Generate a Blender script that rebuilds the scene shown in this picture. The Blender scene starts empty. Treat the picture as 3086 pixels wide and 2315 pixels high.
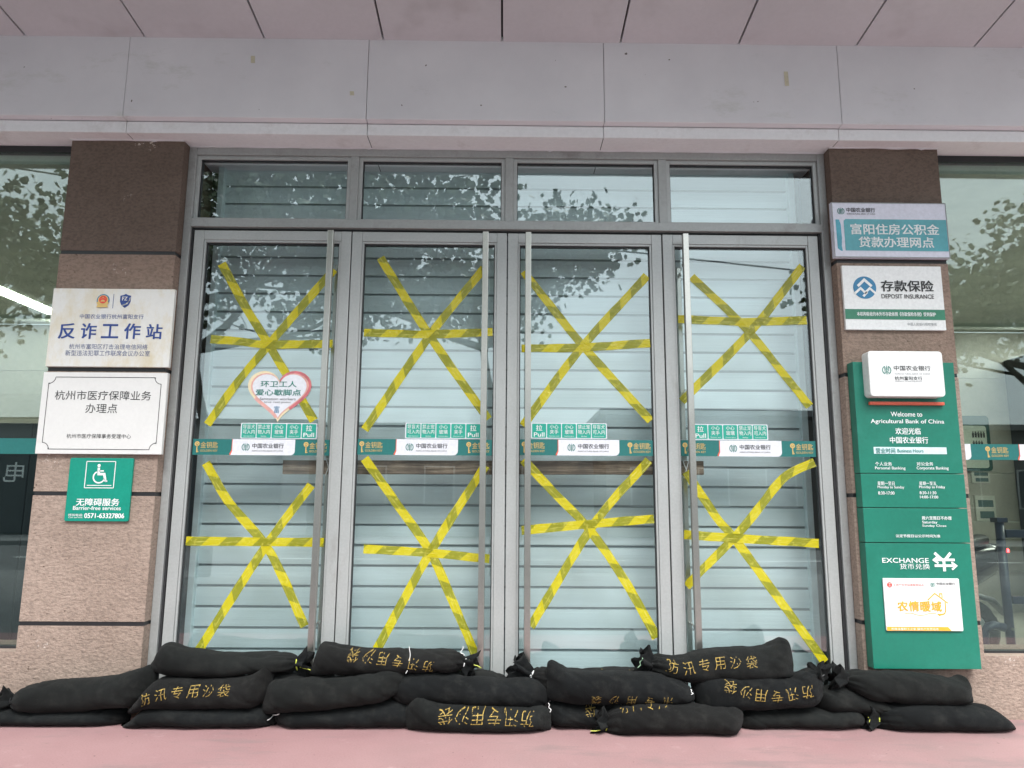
import bpy, bmesh, math, random
from mathutils import Vector, Matrix, noise
from mathutils.bvhtree import BVHTree

R = math.radians
SC = bpy.context.scene
COL = SC.collection
random.seed(7)

# ------------------------------------------------------------------ camera, sky, sun, exposure
def set_camera():
    p, yw, rl = R(9.28), R(0.51), R(0.37)
    f = Vector((math.sin(yw) * math.cos(p), math.cos(yw) * math.cos(p), math.sin(p)))
    rt = f.cross(Vector((0, 0, 1))).normalized()
    up = rt.cross(f)
    r2 = math.cos(rl) * rt + math.sin(rl) * up
    u2 = -math.sin(rl) * rt + math.cos(rl) * up
    cd = bpy.data.cameras.new('camera')
    cd.sensor_width = 36.0
    cd.lens = 36.0 * 2200.0 / 3086.0
    cd.clip_start = 0.05
    cd.clip_end = 800.0
    cam = bpy.data.objects.new('camera', cd)
    m = Matrix((r2, u2, -f)).transposed().to_4x4()
    m.translation = Vector((0, -4.1, 1.10))
    cam.matrix_world = m
    COL.objects.link(cam)
    SC.camera = cam
set_camera()

SUN_EL, SUN_AZ = 55.0, 165.0       # degrees above the horizon, clockwise from +Y (behind the camera)
def set_light():
    w = bpy.data.worlds.new('World')
    SC.world = w
    w.use_nodes = True
    nt = w.node_tree
    N, L = nt.nodes, nt.links
    for n in list(N):
        N.remove(n)
    out = N.new('ShaderNodeOutputWorld')
    bg = N.new('ShaderNodeBackground')
    sky = N.new('ShaderNodeTexSky')
    sky.sky_type = 'NISHITA'
    sky.sun_disc = False
    sky.sun_elevation = R(SUN_EL)
    sky.sun_rotation = R(SUN_AZ)
    sky.air_density = 1.0
    sky.dust_density = 3.0
    # overcast: a bright cloud sheet over most of the sky
    tc = N.new('ShaderNodeTexCoord')
    nz = N.new('ShaderNodeTexNoise')
    nz.inputs['Scale'].default_value = 2.2
    nz.inputs['Detail'].default_value = 6.0
    rp = N.new('ShaderNodeValToRGB')
    rp.color_ramp.elements[0].position = 0.25
    rp.color_ramp.elements[0].color = (8.6, 9.7, 10.2, 1)
    rp.color_ramp.elements[1].position = 0.75
    rp.color_ramp.elements[1].color = (11.3, 12.4, 12.8, 1)
    mx = N.new('ShaderNodeMixRGB')
    mx.inputs[0].default_value = 0.85
    L.new(tc.outputs['Generated'], nz.inputs['Vector'])
    L.new(nz.outputs['Fac'], rp.inputs[0])
    L.new(sky.outputs[0], mx.inputs[1])
    # overcast skies are brighter overhead than at the horizon
    sep = N.new('ShaderNodeSeparateXYZ')
    L.new(tc.outputs['Generated'], sep.inputs[0])
    gr = N.new('ShaderNodeMath'); gr.operation = 'MULTIPLY_ADD'; gr.use_clamp = False
    gr.inputs[1].default_value = 0.85; gr.inputs[2].default_value = 0.82
    L.new(sep.outputs['Z'], gr.inputs[0])
    ml = N.new('ShaderNodeMixRGB'); ml.blend_type = 'MULTIPLY'; ml.inputs[0].default_value = 1.0
    L.new(rp.outputs[0], ml.inputs[1]); L.new(gr.outputs[0], ml.inputs[2])
    L.new(ml.outputs[0], mx.inputs[2])
    L.new(mx.outputs[0], bg.inputs['Color'])
    bg.inputs['Strength'].default_value = 0.05
    L.new(bg.outputs[0], out.inputs['Surface'])
    sd = bpy.data.lights.new('sun', 'SUN')
    sd.energy = 1.5
    sd.angle = R(35)
    sd.color = (1.0, 0.985, 0.955)
    so = bpy.data.objects.new('sun', sd)
    el, az = R(SUN_EL), R(SUN_AZ)
    to_sun = Vector((math.sin(az) * math.cos(el), math.cos(az) * math.cos(el), math.sin(el)))
    so.rotation_euler = to_sun.to_track_quat('Z', 'Y').to_euler()
    so.location = to_sun * 30
    COL.objects.link(so)
set_light()
vs = SC.view_settings
vs.view_transform = 'Standard'
vs.look = 'None'
vs.gamma = 1.0
vs.exposure = 1.9
SC.cycles.use_denoising = True
SC.cycles.transparent_max_bounces = 24
SC.cycles.max_bounces = 10

# ------------------------------------------------------------------ helpers
BASE = {}

class MB:
    """collects polygons in world coordinates"""
    def __init__(self):
        self.v, self.f, self.uv = [], [], {}
    def add(self, vs_, fs):
        b = len(self.v)
        self.v += [tuple(p) for p in vs_]
        self.f += [tuple(b + i for i in q) for q in fs]
        return self
    def box(self, x0, x1, y0, y1, z0, z1):
        if x0 > x1: x0, x1 = x1, x0
        if y0 > y1: y0, y1 = y1, y0
        if z0 > z1: z0, z1 = z1, z0
        return self.add([(x0,y0,z0),(x1,y0,z0),(x1,y1,z0),(x0,y1,z0),(x0,y0,z1),(x1,y0,z1),(x1,y1,z1),(x0,y1,z1)],
                        [(0,3,2,1),(4,5,6,7),(0,1,5,4),(1,2,6,5),(2,3,7,6),(3,0,4,7)])
    def prism(self, pts, y0, y1):
        """polygon in x,z (any winding) pushed from y0 (front) to y1 (back)"""
        a = sum(pts[i][0]*pts[(i+1) % len(pts)][1]-pts[(i+1) % len(pts)][0]*pts[i][1] for i in range(len(pts)))
        if a < 0: pts = pts[::-1]
        n = len(pts)
        vs_ = [(x, y0, z) for x, z in pts] + [(x, y1, z) for x, z in pts]
        fs = [tuple(range(n)), tuple(range(2*n-1, n-1, -1))]
        fs += [(i, n+i, n+(i+1) % n, (i+1) % n) for i in range(n)]
        return self.add(vs_, fs)
    def flat(self, pts, y):
        a = sum(pts[i][0]*pts[(i+1) % len(pts)][1]-pts[(i+1) % len(pts)][0]*pts[i][1] for i in range(len(pts)))
        if a < 0: pts = pts[::-1]
        return self.add([(x, y, z) for x, z in pts], [tuple(range(len(pts)))])
    def tube(self, path, r, n=8, cap=True):
        path = [Vector(p) for p in path]
        rr = r if isinstance(r, (list, tuple)) else [r]*len(path)
        rings = []
        for i, p in enumerate(path):
            d = (path[min(i+1, len(path)-1)] - path[max(i-1, 0)]).normalized()
            a = Vector((0, 0, 1)) if abs(d.z) < 0.9 else Vector((0, 1, 0))
            s = d.cross(a).normalized(); t = s.cross(d)
            rings.append([p + rr[i]*(math.cos(2*math.pi*k/n)*s + math.sin(2*math.pi*k/n)*t) for k in range(n)])
        b = [q for g in rings for q in g]
        fs = []
        for i in range(len(rings)-1):
            for k in range(n):
                fs.append((i*n+k, i*n+(k+1) % n, (i+1)*n+(k+1) % n, (i+1)*n+k))
        if cap:
            fs.append(tuple(range(n-1, -1, -1))); fs.append(tuple((len(rings)-1)*n+k for k in range(n)))
        return self.add(b, fs)

def finish(o, label=None, cat=None, group=None, kind=None):
    if label: o['label'] = label
    if cat: o['category'] = cat
    if group: o['group'] = group
    if kind: o['kind'] = kind
    return o

def thing(name, label, cat, loc=(0, 0, 0), group=None):
    o = bpy.data.objects.new(name, None)
    o.empty_display_size = 0.1
    COL.objects.link(o)
    o.location = loc
    BASE[o.name] = Vector(loc)
    return finish(o, label, cat, group)

def obj(name, mb, material, parent=None, smooth=False, bevel=0.0, uv=None):
    base = BASE[parent.name] if parent else Vector((0, 0, 0))
    me = bpy.data.meshes.new(name)
    me.from_pydata([(p[0]-base.x, p[1]-base.y, p[2]-base.z) for p in mb.v], [], mb.f)
    if uv:
        lay = me.uv_layers.new(name='uv')
        for i, l in enumerate(me.loops):
            lay.data[i].uv = uv[l.vertex_index]
    if bevel:
        bm = bmesh.new(); bm.from_mesh(me)
        bmesh.ops.recalc_face_normals(bm, faces=bm.faces)
        es = [e for e in bm.edges if len(e.link_faces) == 2 and e.calc_face_angle() > 0.5]
        bmesh.ops.bevel(bm, geom=es, offset=bevel, segments=2, profile=0.6, affect='EDGES', clamp_overlap=True)
        bm.to_mesh(me); bm.free()
    if smooth:
        me.polygons.foreach_set('use_smooth', [True]*len(me.polygons))
    me.validate()
    me.update()
    if material: me.materials.append(material)
    o = bpy.data.objects.new(name, me)
    COL.objects.link(o)
    BASE[o.name] = base
    if parent: o.parent = parent
    return o

# ------------------------------------------------------------------ materials
def nodes(name):
    m = bpy.data.materials.new(name)
    m.use_nodes = True
    nt = m.node_tree
    return m, nt.nodes, nt.links, nt.nodes['Principled BSDF']

def coords(N, L, scale):
    tc = N.new('ShaderNodeTexCoord')
    mp = N.new('ShaderNodeMapping')
    mp.inputs['Scale'].default_value = scale if isinstance(scale, (tuple, list)) else (scale,)*3
    L.new(tc.outputs['Object'], mp.inputs['Vector'])
    return mp.outputs[0]

def nz(N, L, scale, detail=4.0, rough=0.6):
    n = N.new('ShaderNodeTexNoise')
    n.inputs['Scale'].default_value = 1.0
    n.inputs['Detail'].default_value = detail
    n.inputs['Roughness'].default_value = rough
    L.new(coords(N, L, scale), n.inputs['Vector'])
    return n.outputs['Fac']

def ramp(N, L, fac, stops):
    r = N.new('ShaderNodeValToRGB')
    el = r.color_ramp.elements
    while len(el) < len(stops): el.new(0.5)
    for e, (p, c) in zip(el, stops):
        e.position = p
        e.color = c if len(c) == 4 else (*c, 1)
    L.new(fac, r.inputs[0])
    return r.outputs[0]

def mix(N, L, fac, a, b, mode='MIX'):
    m = N.new('ShaderNodeMixRGB')
    m.blend_type = mode
    for i, q in ((0, fac), (1, a), (2, b)):
        if isinstance(q, (int, float)): m.inputs[i].default_value = q
        elif isinstance(q, tuple): m.inputs[i].default_value = q if len(q) == 4 else (*q, 1)
        else: L.new(q, m.inputs[i])
    return m.outputs[0]

def bump(N, L, bsdf, height, strength, dist=0.002):
    b = N.new('ShaderNodeBump')
    b.inputs['Strength'].default_value = strength
    b.inputs['Distance'].default_value = dist
    L.new(height, b.inputs['Height'])
    L.new(b.outputs[0], bsdf.inputs['Normal'])

def surf(name, col, rough=0.5, metal=0.0, var=0.12, vs_=3.0, fine=0.06, fs=60.0, bs=0.0, bscale=200.0, bd=0.001, spec=0.5, dirt=None, ds=2.0, dlo=0.55, dhi=0.75):
    """painted / metal / plastic surface: base colour with broad and fine variation, optional soft dirt and bump"""
    m, N, L, b = nodes(name)
    c = tuple(col)
    lo = tuple(x*(1-var) for x in c); hi = tuple(min(1, x*(1+var)) for x in c)
    k = ramp(N, L, nz(N, L, vs_), [(0.3, lo), (0.7, hi)])
    if fine:
        k = mix(N, L, 1.0, k, ramp(N, L, nz(N, L, fs, 2.0), [(0.3, (1-fine,)*3), (0.7, (1+fine,)*3)]), 'MULTIPLY')
    if dirt:
        k = mix(N, L, ramp(N, L, nz(N, L, ds, 8.0, 0.7), [(dlo, (0, 0, 0)), (dhi, (1, 1, 1))]), k, tuple(dirt))
    L.new(k, b.inputs['Base Color'])
    b.inputs['Roughness'].default_value = rough
    b.inputs['Metallic'].default_value = metal
    b.inputs['Specular IOR Level'].default_value = spec
    if bs: bump(N, L, b, nz(N, L, bscale, 3.0), bs, bd)
    return m

def glass(name, tint, r0):
    m = bpy.data.materials.new(name)
    m.use_nodes = True
    nt = m.node_tree; N, L = nt.nodes, nt.links
    for n in list(N): N.remove(n)
    out = N.new('ShaderNodeOutputMaterial')
    tr = N.new('ShaderNodeBsdfTransparent'); tr.inputs[0].default_value = (*tint, 1)
    gl = N.new('ShaderNodeBsdfGlossy'); gl.inputs['Roughness'].default_value = 0.0
    gl.inputs[0].default_value = (0.93, 1.0, 1.0, 1)
    lw = N.new('ShaderNodeLayerWeight'); lw.inputs[0].default_value = 0.5
    pw = N.new('ShaderNodeMath'); pw.operation = 'POWER'; pw.inputs[1].default_value = 5.0
    L.new(lw.outputs['Facing'], pw.inputs[0])
    ma = N.new('ShaderNodeMath'); ma.operation = 'MULTIPLY_ADD'
    ma.inputs[1].default_value = 1-r0; ma.inputs[2].default_value = r0
    L.new(pw.outputs[0], ma.inputs[0])
    # the panes are not perfectly flat
    b = N.new('ShaderNodeBump'); b.inputs['Strength'].default_value = 0.02; b.inputs['Distance'].default_value = 0.01
    L.new(nz(N, L, 2.5, 1.0), b.inputs['Height'])
    L.new(b.outputs[0], gl.inputs['Normal'])
    mx = N.new('ShaderNodeMixShader')
    L.new(ma.outputs[0], mx.inputs[0]); L.new(tr.outputs[0], mx.inputs[1]); L.new(gl.outputs[0], mx.inputs[2])
    L.new(mx.outputs[0], out.inputs['Surface'])
    return m

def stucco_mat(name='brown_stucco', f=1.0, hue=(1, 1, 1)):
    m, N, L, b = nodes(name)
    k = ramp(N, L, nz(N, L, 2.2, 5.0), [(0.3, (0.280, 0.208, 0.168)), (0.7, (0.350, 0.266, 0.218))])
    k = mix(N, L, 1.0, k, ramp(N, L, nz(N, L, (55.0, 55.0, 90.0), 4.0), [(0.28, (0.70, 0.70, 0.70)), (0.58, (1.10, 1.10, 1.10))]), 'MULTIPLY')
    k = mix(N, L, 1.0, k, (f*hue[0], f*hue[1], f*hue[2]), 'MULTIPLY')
    # small pale chips where the paint has come off
    chip = mix(N, L, 1.0, ramp(N, L, nz(N, L, 3.1, 2.0), [(0.68, (0, 0, 0)), (0.74, (1, 1, 1))]),
               ramp(N, L, nz(N, L, 70.0, 2.0), [(0.60, (0, 0, 0)), (0.64, (1, 1, 1))]), 'MULTIPLY')
    k = mix(N, L, chip, k, (0.55, 0.47, 0.42))
    spot = ramp(N, L, nz(N, L, 45.0, 1.0), [(0.76, (0, 0, 0)), (0.79, (1, 1, 1))])
    k = mix(N, L, spot, k, (0.12, 0.08, 0.06))
    L.new(k, b.inputs['Base Color'])
    b.inputs['Roughness'].default_value = 0.85
    h = mix(N, L, 0.5, nz(N, L, 62.0, 4.0), nz(N, L, (30.0, 30.0, 75.0), 5.0))
    bump(N, L, b, h, 1.0, 0.011)
    return m

def white_paint_mat():
    m, N, L, b = nodes('white_render_paint')
    k = ramp(N, L, nz(N, L, 1.6, 6.0), [(0.3, (0.685, 0.675, 0.71)), (0.7, (0.785, 0.775, 0.805))])
    st = ramp(N, L, nz(N, L, (1.3, 1.3, 3.0), 8.0, 0.75), [(0.58, (0, 0, 0)), (0.72, (1, 1, 1))])
    k = mix(N, L, mix(N, L, 1.0, st, (0.8, 0.8, 0.8), 'MULTIPLY'), k, (0.56, 0.565, 0.54))
    sp = ramp(N, L, nz(N, L, 24.0, 1.0), [(0.80, (0, 0, 0)), (0.82, (1, 1, 1))])
    k = mix(N, L, sp, k, (0.15, 0.13, 0.12))
    L.new(k, b.inputs['Base Color'])
    b.inputs['Roughness'].default_value = 0.6
    bump(N, L, b, nz(N, L, 40.0, 4.0), 0.12, 0.002)
    return m

def pink_ground_mat():
    m, N, L, b = nodes('pink_painted_concrete')
    k = ramp(N, L, nz(N, L, 1.1, 7.0, 0.65), [(0.3, (0.285, 0.158, 0.162)), (0.7, (0.345, 0.205, 0.207))])
    k = mix(N, L, mix(N, L, 1.0, ramp(N, L, nz(N, L, 0.7, 9.0, 0.7), [(0.5, (0, 0, 0)), (0.7, (1, 1, 1))]), (0.5, 0.5, 0.5), 'MULTIPLY'), k, (0.25, 0.172, 0.168))
    k = mix(N, L, 1.0, k, ramp(N, L, nz(N, L, 130.0, 3.0), [(0.25, (0.86, 0.86, 0.86)), (0.7, (1.06, 1.06, 1.06))]), 'MULTIPLY')
    k = mix(N, L, mix(N, L, 1.0, ramp(N, L, nz(N, L, (1.0, 3.5, 1.0), 9.0, 0.72), [(0.52, (0, 0, 0)), (0.64, (1, 1, 1))]), (0.75, 0.75, 0.75), 'MULTIPLY'), k, (0.205, 0.150, 0.148))
    k = mix(N, L, mix(N, L, 1.0, ramp(N, L, nz(N, L, 7.0, 8.0, 0.75), [(0.60, (0, 0, 0)), (0.72, (1, 1, 1))]), (0.8, 0.8, 0.8), 'MULTIPLY'), k, (0.40, 0.26, 0.255))
    sp = ramp(N, L, nz(N, L, 38.0, 2.0), [(0.70, (0, 0, 0)), (0.77, (1, 1, 1))])
    k = mix(N, L, sp, k, (0.10, 0.07, 0.065))
    L.new(k, b.inputs['Base Color'])
    b.inputs['Roughness'].default_value = 0.7
    bump(N, L, b, nz(N, L, 160.0, 4.0), 0.35, 0.002)
    return m

def shutter_mat():
    m, N, L, b = nodes('pale_shutter_aluminium')
    k = ramp(N, L, nz(N, L, (2.0, 2.0, 220.0), 3.0), [(0.3, (0.655, 0.775, 0.80)), (0.7, (0.745, 0.86, 0.88))])
    k = mix(N, L, mix(N, L, 1.0, ramp(N, L, nz(N, L, (1.2, 1.2, 9.0), 6.0), [(0.5, (0, 0, 0)), (0.75, (1, 1, 1))]), (0.4, 0.4, 0.4), 'MULTIPLY'), k, (0.50, 0.57, 0.59))
    L.new(k, b.inputs['Base Color'])
    b.inputs['Roughness'].default_value = 0.45
    b.inputs['Metallic'].default_value = 0.15
    bump(N, L, b, nz(N, L, (3.0, 3.0, 300.0), 2.0), 0.15, 0.001)
    return m

def cloth_mat(name, col):
    m, N, L, b = nodes(name)
    k = ramp(N, L, nz(N, L, 5.0, 6.0), [(0.3, tuple(x*0.7 for x in col)), (0.7, tuple(x*1.4 for x in col))])
    dust = ramp(N, L, nz(N, L, 14.0, 9.0, 0.75), [(0.50, (0, 0, 0)), (0.78, (1, 1, 1))])
    k = mix(N, L, mix(N, L, 1.0, dust, (0.55, 0.55, 0.55), 'MULTIPLY'), k, (0.036, 0.036, 0.033))
    lint = ramp(N, L, nz(N, L, 210.0, 1.0), [(0.76, (0, 0, 0)), (0.80, (1, 1, 1))])
    k = mix(N, L, mix(N, L, 1.0, lint, (0.5, 0.5, 0.5), 'MULTIPLY'), k, (0.06, 0.058, 0.052))
    L.new(k, b.inputs['Base Color'])
    b.inputs['Roughness'].default_value = 0.92
    b.inputs['Specular IOR Level'].default_value = 0.12
    b.inputs['Sheen Weight'].default_value = 0.03
    b.inputs['Sheen Roughness'].default_value = 0.5
    w = mix(N, L, 0.5, nz(N, L, 26.0, 6.0, 0.65), nz(N, L, 420.0, 2.0))
    bump(N, L, b, w, 0.8, 0.007)
    return m

def paint_on_cloth_mat():
    m, N, L, b = nodes('worn_yellow_stencil_paint')
    wear = ramp(N, L, nz(N, L, 170.0, 4.0, 0.7), [(0.40, (1, 1, 1)), (0.55, (0, 0, 0))])
    k = mix(N, L, wear, (0.40, 0.27, 0.055), (0.035, 0.027, 0.015))
    L.new(k, b.inputs['Base Color'])
    b.inputs['Roughness'].default_value = 0.7
    return m

def wood_mat():
    m, N, L, b = nodes('weathered_board_wood')
    g = nz(N, L, (3.0, 20.0, 70.0), 7.0, 0.7)
    k = ramp(N, L, g, [(0.3, (0.07, 0.045, 0.03)), (0.48, (0.17, 0.12, 0.08)), (0.68, (0.46, 0.36, 0.27))])
    k = mix(N, L, ramp(N, L, nz(N, L, 6.0, 4.0), [(0.4, (0, 0, 0)), (0.62, (0.6, 0.6, 0.6))]), k, (0.07, 0.05, 0.04))
    L.new(k, b.inputs['Base Color'])
    b.inputs['Roughness'].default_value = 0.8
    bump(N, L, b, g, 0.6, 0.003)
    return m

def tape_mat():
    m = bpy.data.materials.new('striped_caution_tape_film')
    m.use_nodes = True
    nt = m.node_tree; N, L = nt.nodes, nt.links
    b = N['Principled BSDF']
    uv = N.new('ShaderNodeUVMap'); uv.uv_map = 'uv'
    sx = N.new('ShaderNodeSeparateXYZ'); L.new(uv.outputs[0], sx.inputs[0])
    s = N.new('ShaderNodeMath'); s.operation = 'SUBTRACT'; L.new(sx.outputs[0], s.inputs[0]); L.new(sx.outputs[1], s.inputs[1])
    d = N.new('ShaderNodeMath'); d.operation = 'DIVIDE'; L.new(s.outputs[0], d.inputs[0]); d.inputs[1].default_value = 0.186
    fr = N.new('ShaderNodeMath'); fr.operation = 'FRACT'; L.new(d.outputs[0], fr.inputs[0])
    st = ramp(N, L, fr.outputs[0], [(0.49, (0, 0, 0)), (0.51, (1, 1, 1))])
    k = mix(N, L, st, (0.56, 0.48, 0.004), (0.255, 0.255, 0.009))
    cr = nz(N, L, (38.0, 38.0, 38.0), 5.0, 0.6)
    k = mix(N, L, ramp(N, L, cr, [(0.56, (0, 0, 0)), (0.68, (0.5, 0.5, 0.5))]), k, (0.70, 0.64, 0.10))  # crinkle highlights put into the colour as paler patches
    # lengthwise crease highlights, painted into the colour as pale lines
    um = N.new('ShaderNodeMapping'); um.inputs['Scale'].default_value = (9.0, 150.0, 1.0); L.new(uv.outputs[0], um.inputs['Vector'])
    un = N.new('ShaderNodeTexNoise'); un.inputs['Scale'].default_value = 1.0; un.inputs['Detail'].default_value = 3.0; L.new(um.outputs[0], un.inputs['Vector'])
    k = mix(N, L, ramp(N, L, un.outputs['Fac'], [(0.58, (0, 0, 0)), (0.66, (0.55, 0.55, 0.55))]), k, (0.74, 0.68, 0.16))
    L.new(k, b.inputs['Base Color'])
    b.inputs['Roughness'].default_value = 0.22
    b.inputs['Specular IOR Level'].default_value = 0.5
    b.inputs['Transmission Weight'].default_value = 0.0
    bump(N, L, b, mix(N, L, 0.5, nz(N, L, 30.0, 3.0), nz(N, L, 75.0, 3.0)), 0.9, 0.008)
    tr = N.new('ShaderNodeBsdfTransparent'); tr.inputs[0].default_value = (0.95, 0.88, 0.3, 1)
    mx = N.new('ShaderNodeMixShader'); mx.inputs[0].default_value = 0.14
    L.new(b.outputs[0], mx.inputs[1]); L.new(tr.outputs[0], mx.inputs[2])
    L.new(mx.outputs[0], N['Material Output'].inputs['Surface'])
    return m

def leaf_mat(name, a, c):
    m, N, L, b = nodes(name)
    L.new(ramp(N, L, nz(N, L, 1.4, 3.0), [(0.3, a), (0.7, c)]), b.inputs['Base Color'])
    b.inputs['Roughness'].default_value = 0.5
    return m

def emit(name, col, strength):
    m, N, L, b = nodes(name)
    b.inputs['Base Color'].default_value = (0.8, 0.8, 0.8, 1)
    b.inputs['Emission Color'].default_value = (*col, 1)
    b.inputs['Emission Strength'].default_value = strength
    return m

M = dict(
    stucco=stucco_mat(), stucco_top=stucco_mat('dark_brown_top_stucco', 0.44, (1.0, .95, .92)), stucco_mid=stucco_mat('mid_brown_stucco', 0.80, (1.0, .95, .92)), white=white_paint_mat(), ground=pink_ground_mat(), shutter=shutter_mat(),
    cloth=cloth_mat('black_sandbag_cloth', (0.0064, 0.0073, 0.0077)),
    cloth_b=cloth_mat('charcoal_sandbag_cloth', (0.0088, 0.0097, 0.0094)),
    cloth_c=cloth_mat('brownish_black_sandbag_cloth', (0.0080, 0.0081, 0.0079)),
    stencil=paint_on_cloth_mat(), wood=wood_mat(), tape=tape_mat(),
    glass=glass('door_glass', (0.95, 0.97, 0.97), 0.11),
    wglass=glass('window_glass', (0.80, 0.86, 0.83), 0.10),
    frame=surf('satin_grey_aluminium', (0.415, 0.428, 0.422), 0.42, 0.25, 0.08, 2.0, 0.05, 90.0, dirt=(0.27, 0.255, 0.24), ds=(6.0, 6.0, 2.0), dlo=0.60, dhi=0.85),
    frame_b=surf('dull_grey_aluminium', (0.352, 0.362, 0.357), 0.45, 0.25, 0.10, 2.0, 0.06, 70.0, dirt=(0.22, 0.21, 0.20), ds=4.0),
    dark=surf('black_gasket', (0.02, 0.02, 0.022), 0.6),
    joint=surf('black_joint_paint', (0.018, 0.018, 0.02), 0.35, dirt=(0.25, 0.24, 0.23), ds=60.0, dlo=0.70, dhi=0.74),
    steel=surf('brushed_handle_steel', (0.50, 0.485, 0.45), 0.30, 1.0, 0.08, 6.0, 0.08, 120.0),
    reveal=surf('dark_reveal_paint', (0.05, 0.05, 0.05), 0.7),
    white_b=surf('clean_white_band_paint', (0.82, 0.82, 0.84), 0.55, 0, 0.04, 1.5, 0.03, 50.0, dirt=(0.62, 0.60, 0.60), ds=3.0),
    hinge=surf('grey_shutter_hinge', (0.36, 0.41, 0.43), 0.5, 0.3),
    ink_blue=surf('navy_sign_ink', (0.025, 0.06, 0.24), 0.5), ink_slate=surf('slate_sign_ink', (0.11, 0.14, 0.27), 0.5),
    ink_black=surf('black_sign_ink', (0.022, 0.022, 0.024), 0.5), ink_grey=surf('grey_sign_ink', (0.26, 0.27, 0.28), 0.5),
    ink_white=surf('white_sign_ink', (0.80, 0.82, 0.82), 0.5), ink_green=surf('green_sign_ink', (0.01, 0.19, 0.15), 0.5),
    ink_orange=surf('orange_sign_ink', (0.84, 0.40, 0.035), 0.5), ink_red=surf('red_sign_ink', (0.72, 0.07, 0.05), 0.5),
    ink_gold=surf('gold_sign_ink', (0.66, 0.46, 0.16), 0.4), ink_sky=surf('blue_sign_ink', (0.035, 0.20, 0.37), 0.5),
    plate=surf('stained_ivory_plate', (0.70, 0.69, 0.66), 0.35, 0.0, 0.04, 3.0, 0.02, 60.0, dirt=(0.62, 0.54, 0.38), ds=(7.0, 7.0, 4.0), dlo=0.46, dhi=0.70),
    ivory=surf('ivory_plate', (0.70, 0.69, 0.675), 0.35, 0.0, 0.03, 3.0, 0.02, 60.0, dirt=(0.60, 0.58, 0.54), ds=8.0, dlo=0.62, dhi=0.8),
    signwhite=surf('white_sign_plate', (0.78, 0.785, 0.78), 0.3, 0.0, 0.03),
    lilac=surf('lilac_white_sign_film', (0.66, 0.66, 0.76), 0.3, 0.0, 0.05),
    teal=surf('teal_sign_film', (0.075, 0.34, 0.39), 0.3, 0.0, 0.12, 6.0), wedge=surf('bright_teal_sign_film', (0.045, 0.32, 0.42), 0.3, 0.0, 0.2, 12.0),
    green=surf('green_sign_paint', (0.008, 0.165, 0.112), 0.38, 0.0, 0.10, 2.0, 0.05, 50.0, dirt=(0.016, 0.19, 0.135), ds=5.0),
    access=surf('green_acrylic_sign', (0.010, 0.26, 0.185), 0.22, 0.0, 0.10, 4.0),
    bandgreen=surf('dark_green_band_print', (0.016, 0.155, 0.145), 0.4, 0.0, 0.05), depgreen=surf('green_band_print', (0.035, 0.20, 0.12), 0.4),
    tile=surf('green_sticker_print', (0.02, 0.36, 0.27), 0.35, 0.0, 0.08), film=surf('white_sticker_film', (0.74, 0.75, 0.80), 0.3, 0.0, 0.03),
    palebox=surf('pale_blue_sign_strip', (0.60, 0.74, 0.78), 0.4), redbar=surf('coral_red_bar', (0.72, 0.13, 0.075), 0.35),
    cream=surf('cream_heart_rim', (0.80, 0.68, 0.45), 0.35), rose=surf('rose_heart_rim', (0.58, 0.16, 0.18), 0.35, 0.0, 0.25, 12.0),
    pinkrim=surf('pale_pink_heart_rim', (0.72, 0.38, 0.34), 0.35, 0.0, 0.2, 12.0),
    t_white=surf('white_cord', (0.75, 0.75, 0.74), 0.6), t_lime=surf('lime_yellow_cord', (0.62, 0.68, 0.10), 0.5), t_mint=surf('mint_cord', (0.50, 0.78, 0.52), 0.5),
)

# ------------------------------------------------------------------ measured layout (metres): lettering boxes are (x, z, width, height)
TXT_FRAUD = [
  ('中国农业银行杭州富阳支行', (-2.2075, 2.1175, 0.355, 0.027), 'ink_blue', 0),
  ('反', (-2.4485, 2.0325, 0.093, 0.089), 'ink_blue', 0.022),
  ('诈', (-2.3275, 2.033, 0.087, 0.09), 'ink_blue', 0.022),
  ('工', (-2.209, 2.0335, 0.096, 0.081), 'ink_blue', 0.022),
  ('作', (-2.085, 2.0345, 0.092, 0.089), 'ink_blue', 0.022),
  ('站', (-1.963, 2.033, 0.09, 0.086), 'ink_blue', 0.022),
  ('杭州市富阳区打击治理电信网络', (-2.21, 1.945, 0.434, 0.03), 'ink_slate', -0.006),
  ('新型违法犯罪工作联席会议办公室', (-2.2105, 1.908, 0.467, 0.032), 'ink_slate', -0.006),
]
TXT_MEDICAL = [
  ('杭州市医疗保障业务', (-2.2125, 1.671, 0.527, 0.052), 'ink_black', 0),
  ('办理点', (-2.2145, 1.599, 0.173, 0.052), 'ink_black', 0),
  ('杭州市医疗保障事务受理中心', (-2.2145, 1.4465, 0.349, 0.025), 'ink_black', 0),
]
TXT_ACCESS = [
  ('无障碍服务', (-2.191, 1.092, 0.232, 0.04), 'ink_white', 0.02),
  ('Barrier-free services', (-2.192, 1.0605, 0.256, 0.021), 'ink_white', 0.02),
  ('呼叫电话:', (-2.3025, 1.023, 0.077, 0.014), 'ink_white', 0.012),
  ('Call service:', (-2.3015, 1.011, 0.077, 0.008), 'ink_white', 0),
  ('0571-63327806', (-2.149, 1.02, 0.214, 0.026), 'ink_white', 0.03),
]
TXT_FUND = [
  ('中国农业银行', (2.0475, 2.7885, 0.167, 0.027), 'ink_black', 0.012),
  ('AGRICULTURAL BANK OF CHINA', (2.048, 2.7645, 0.166, 0.009), 'ink_black', 0),
  ('富阳住房公积金', (2.237, 2.6725, 0.514, 0.065), 'ink_white', 0.02),
  ('贷款办理网点', (2.2395, 2.595, 0.435, 0.064), 'ink_white', 0.02),
]
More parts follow.
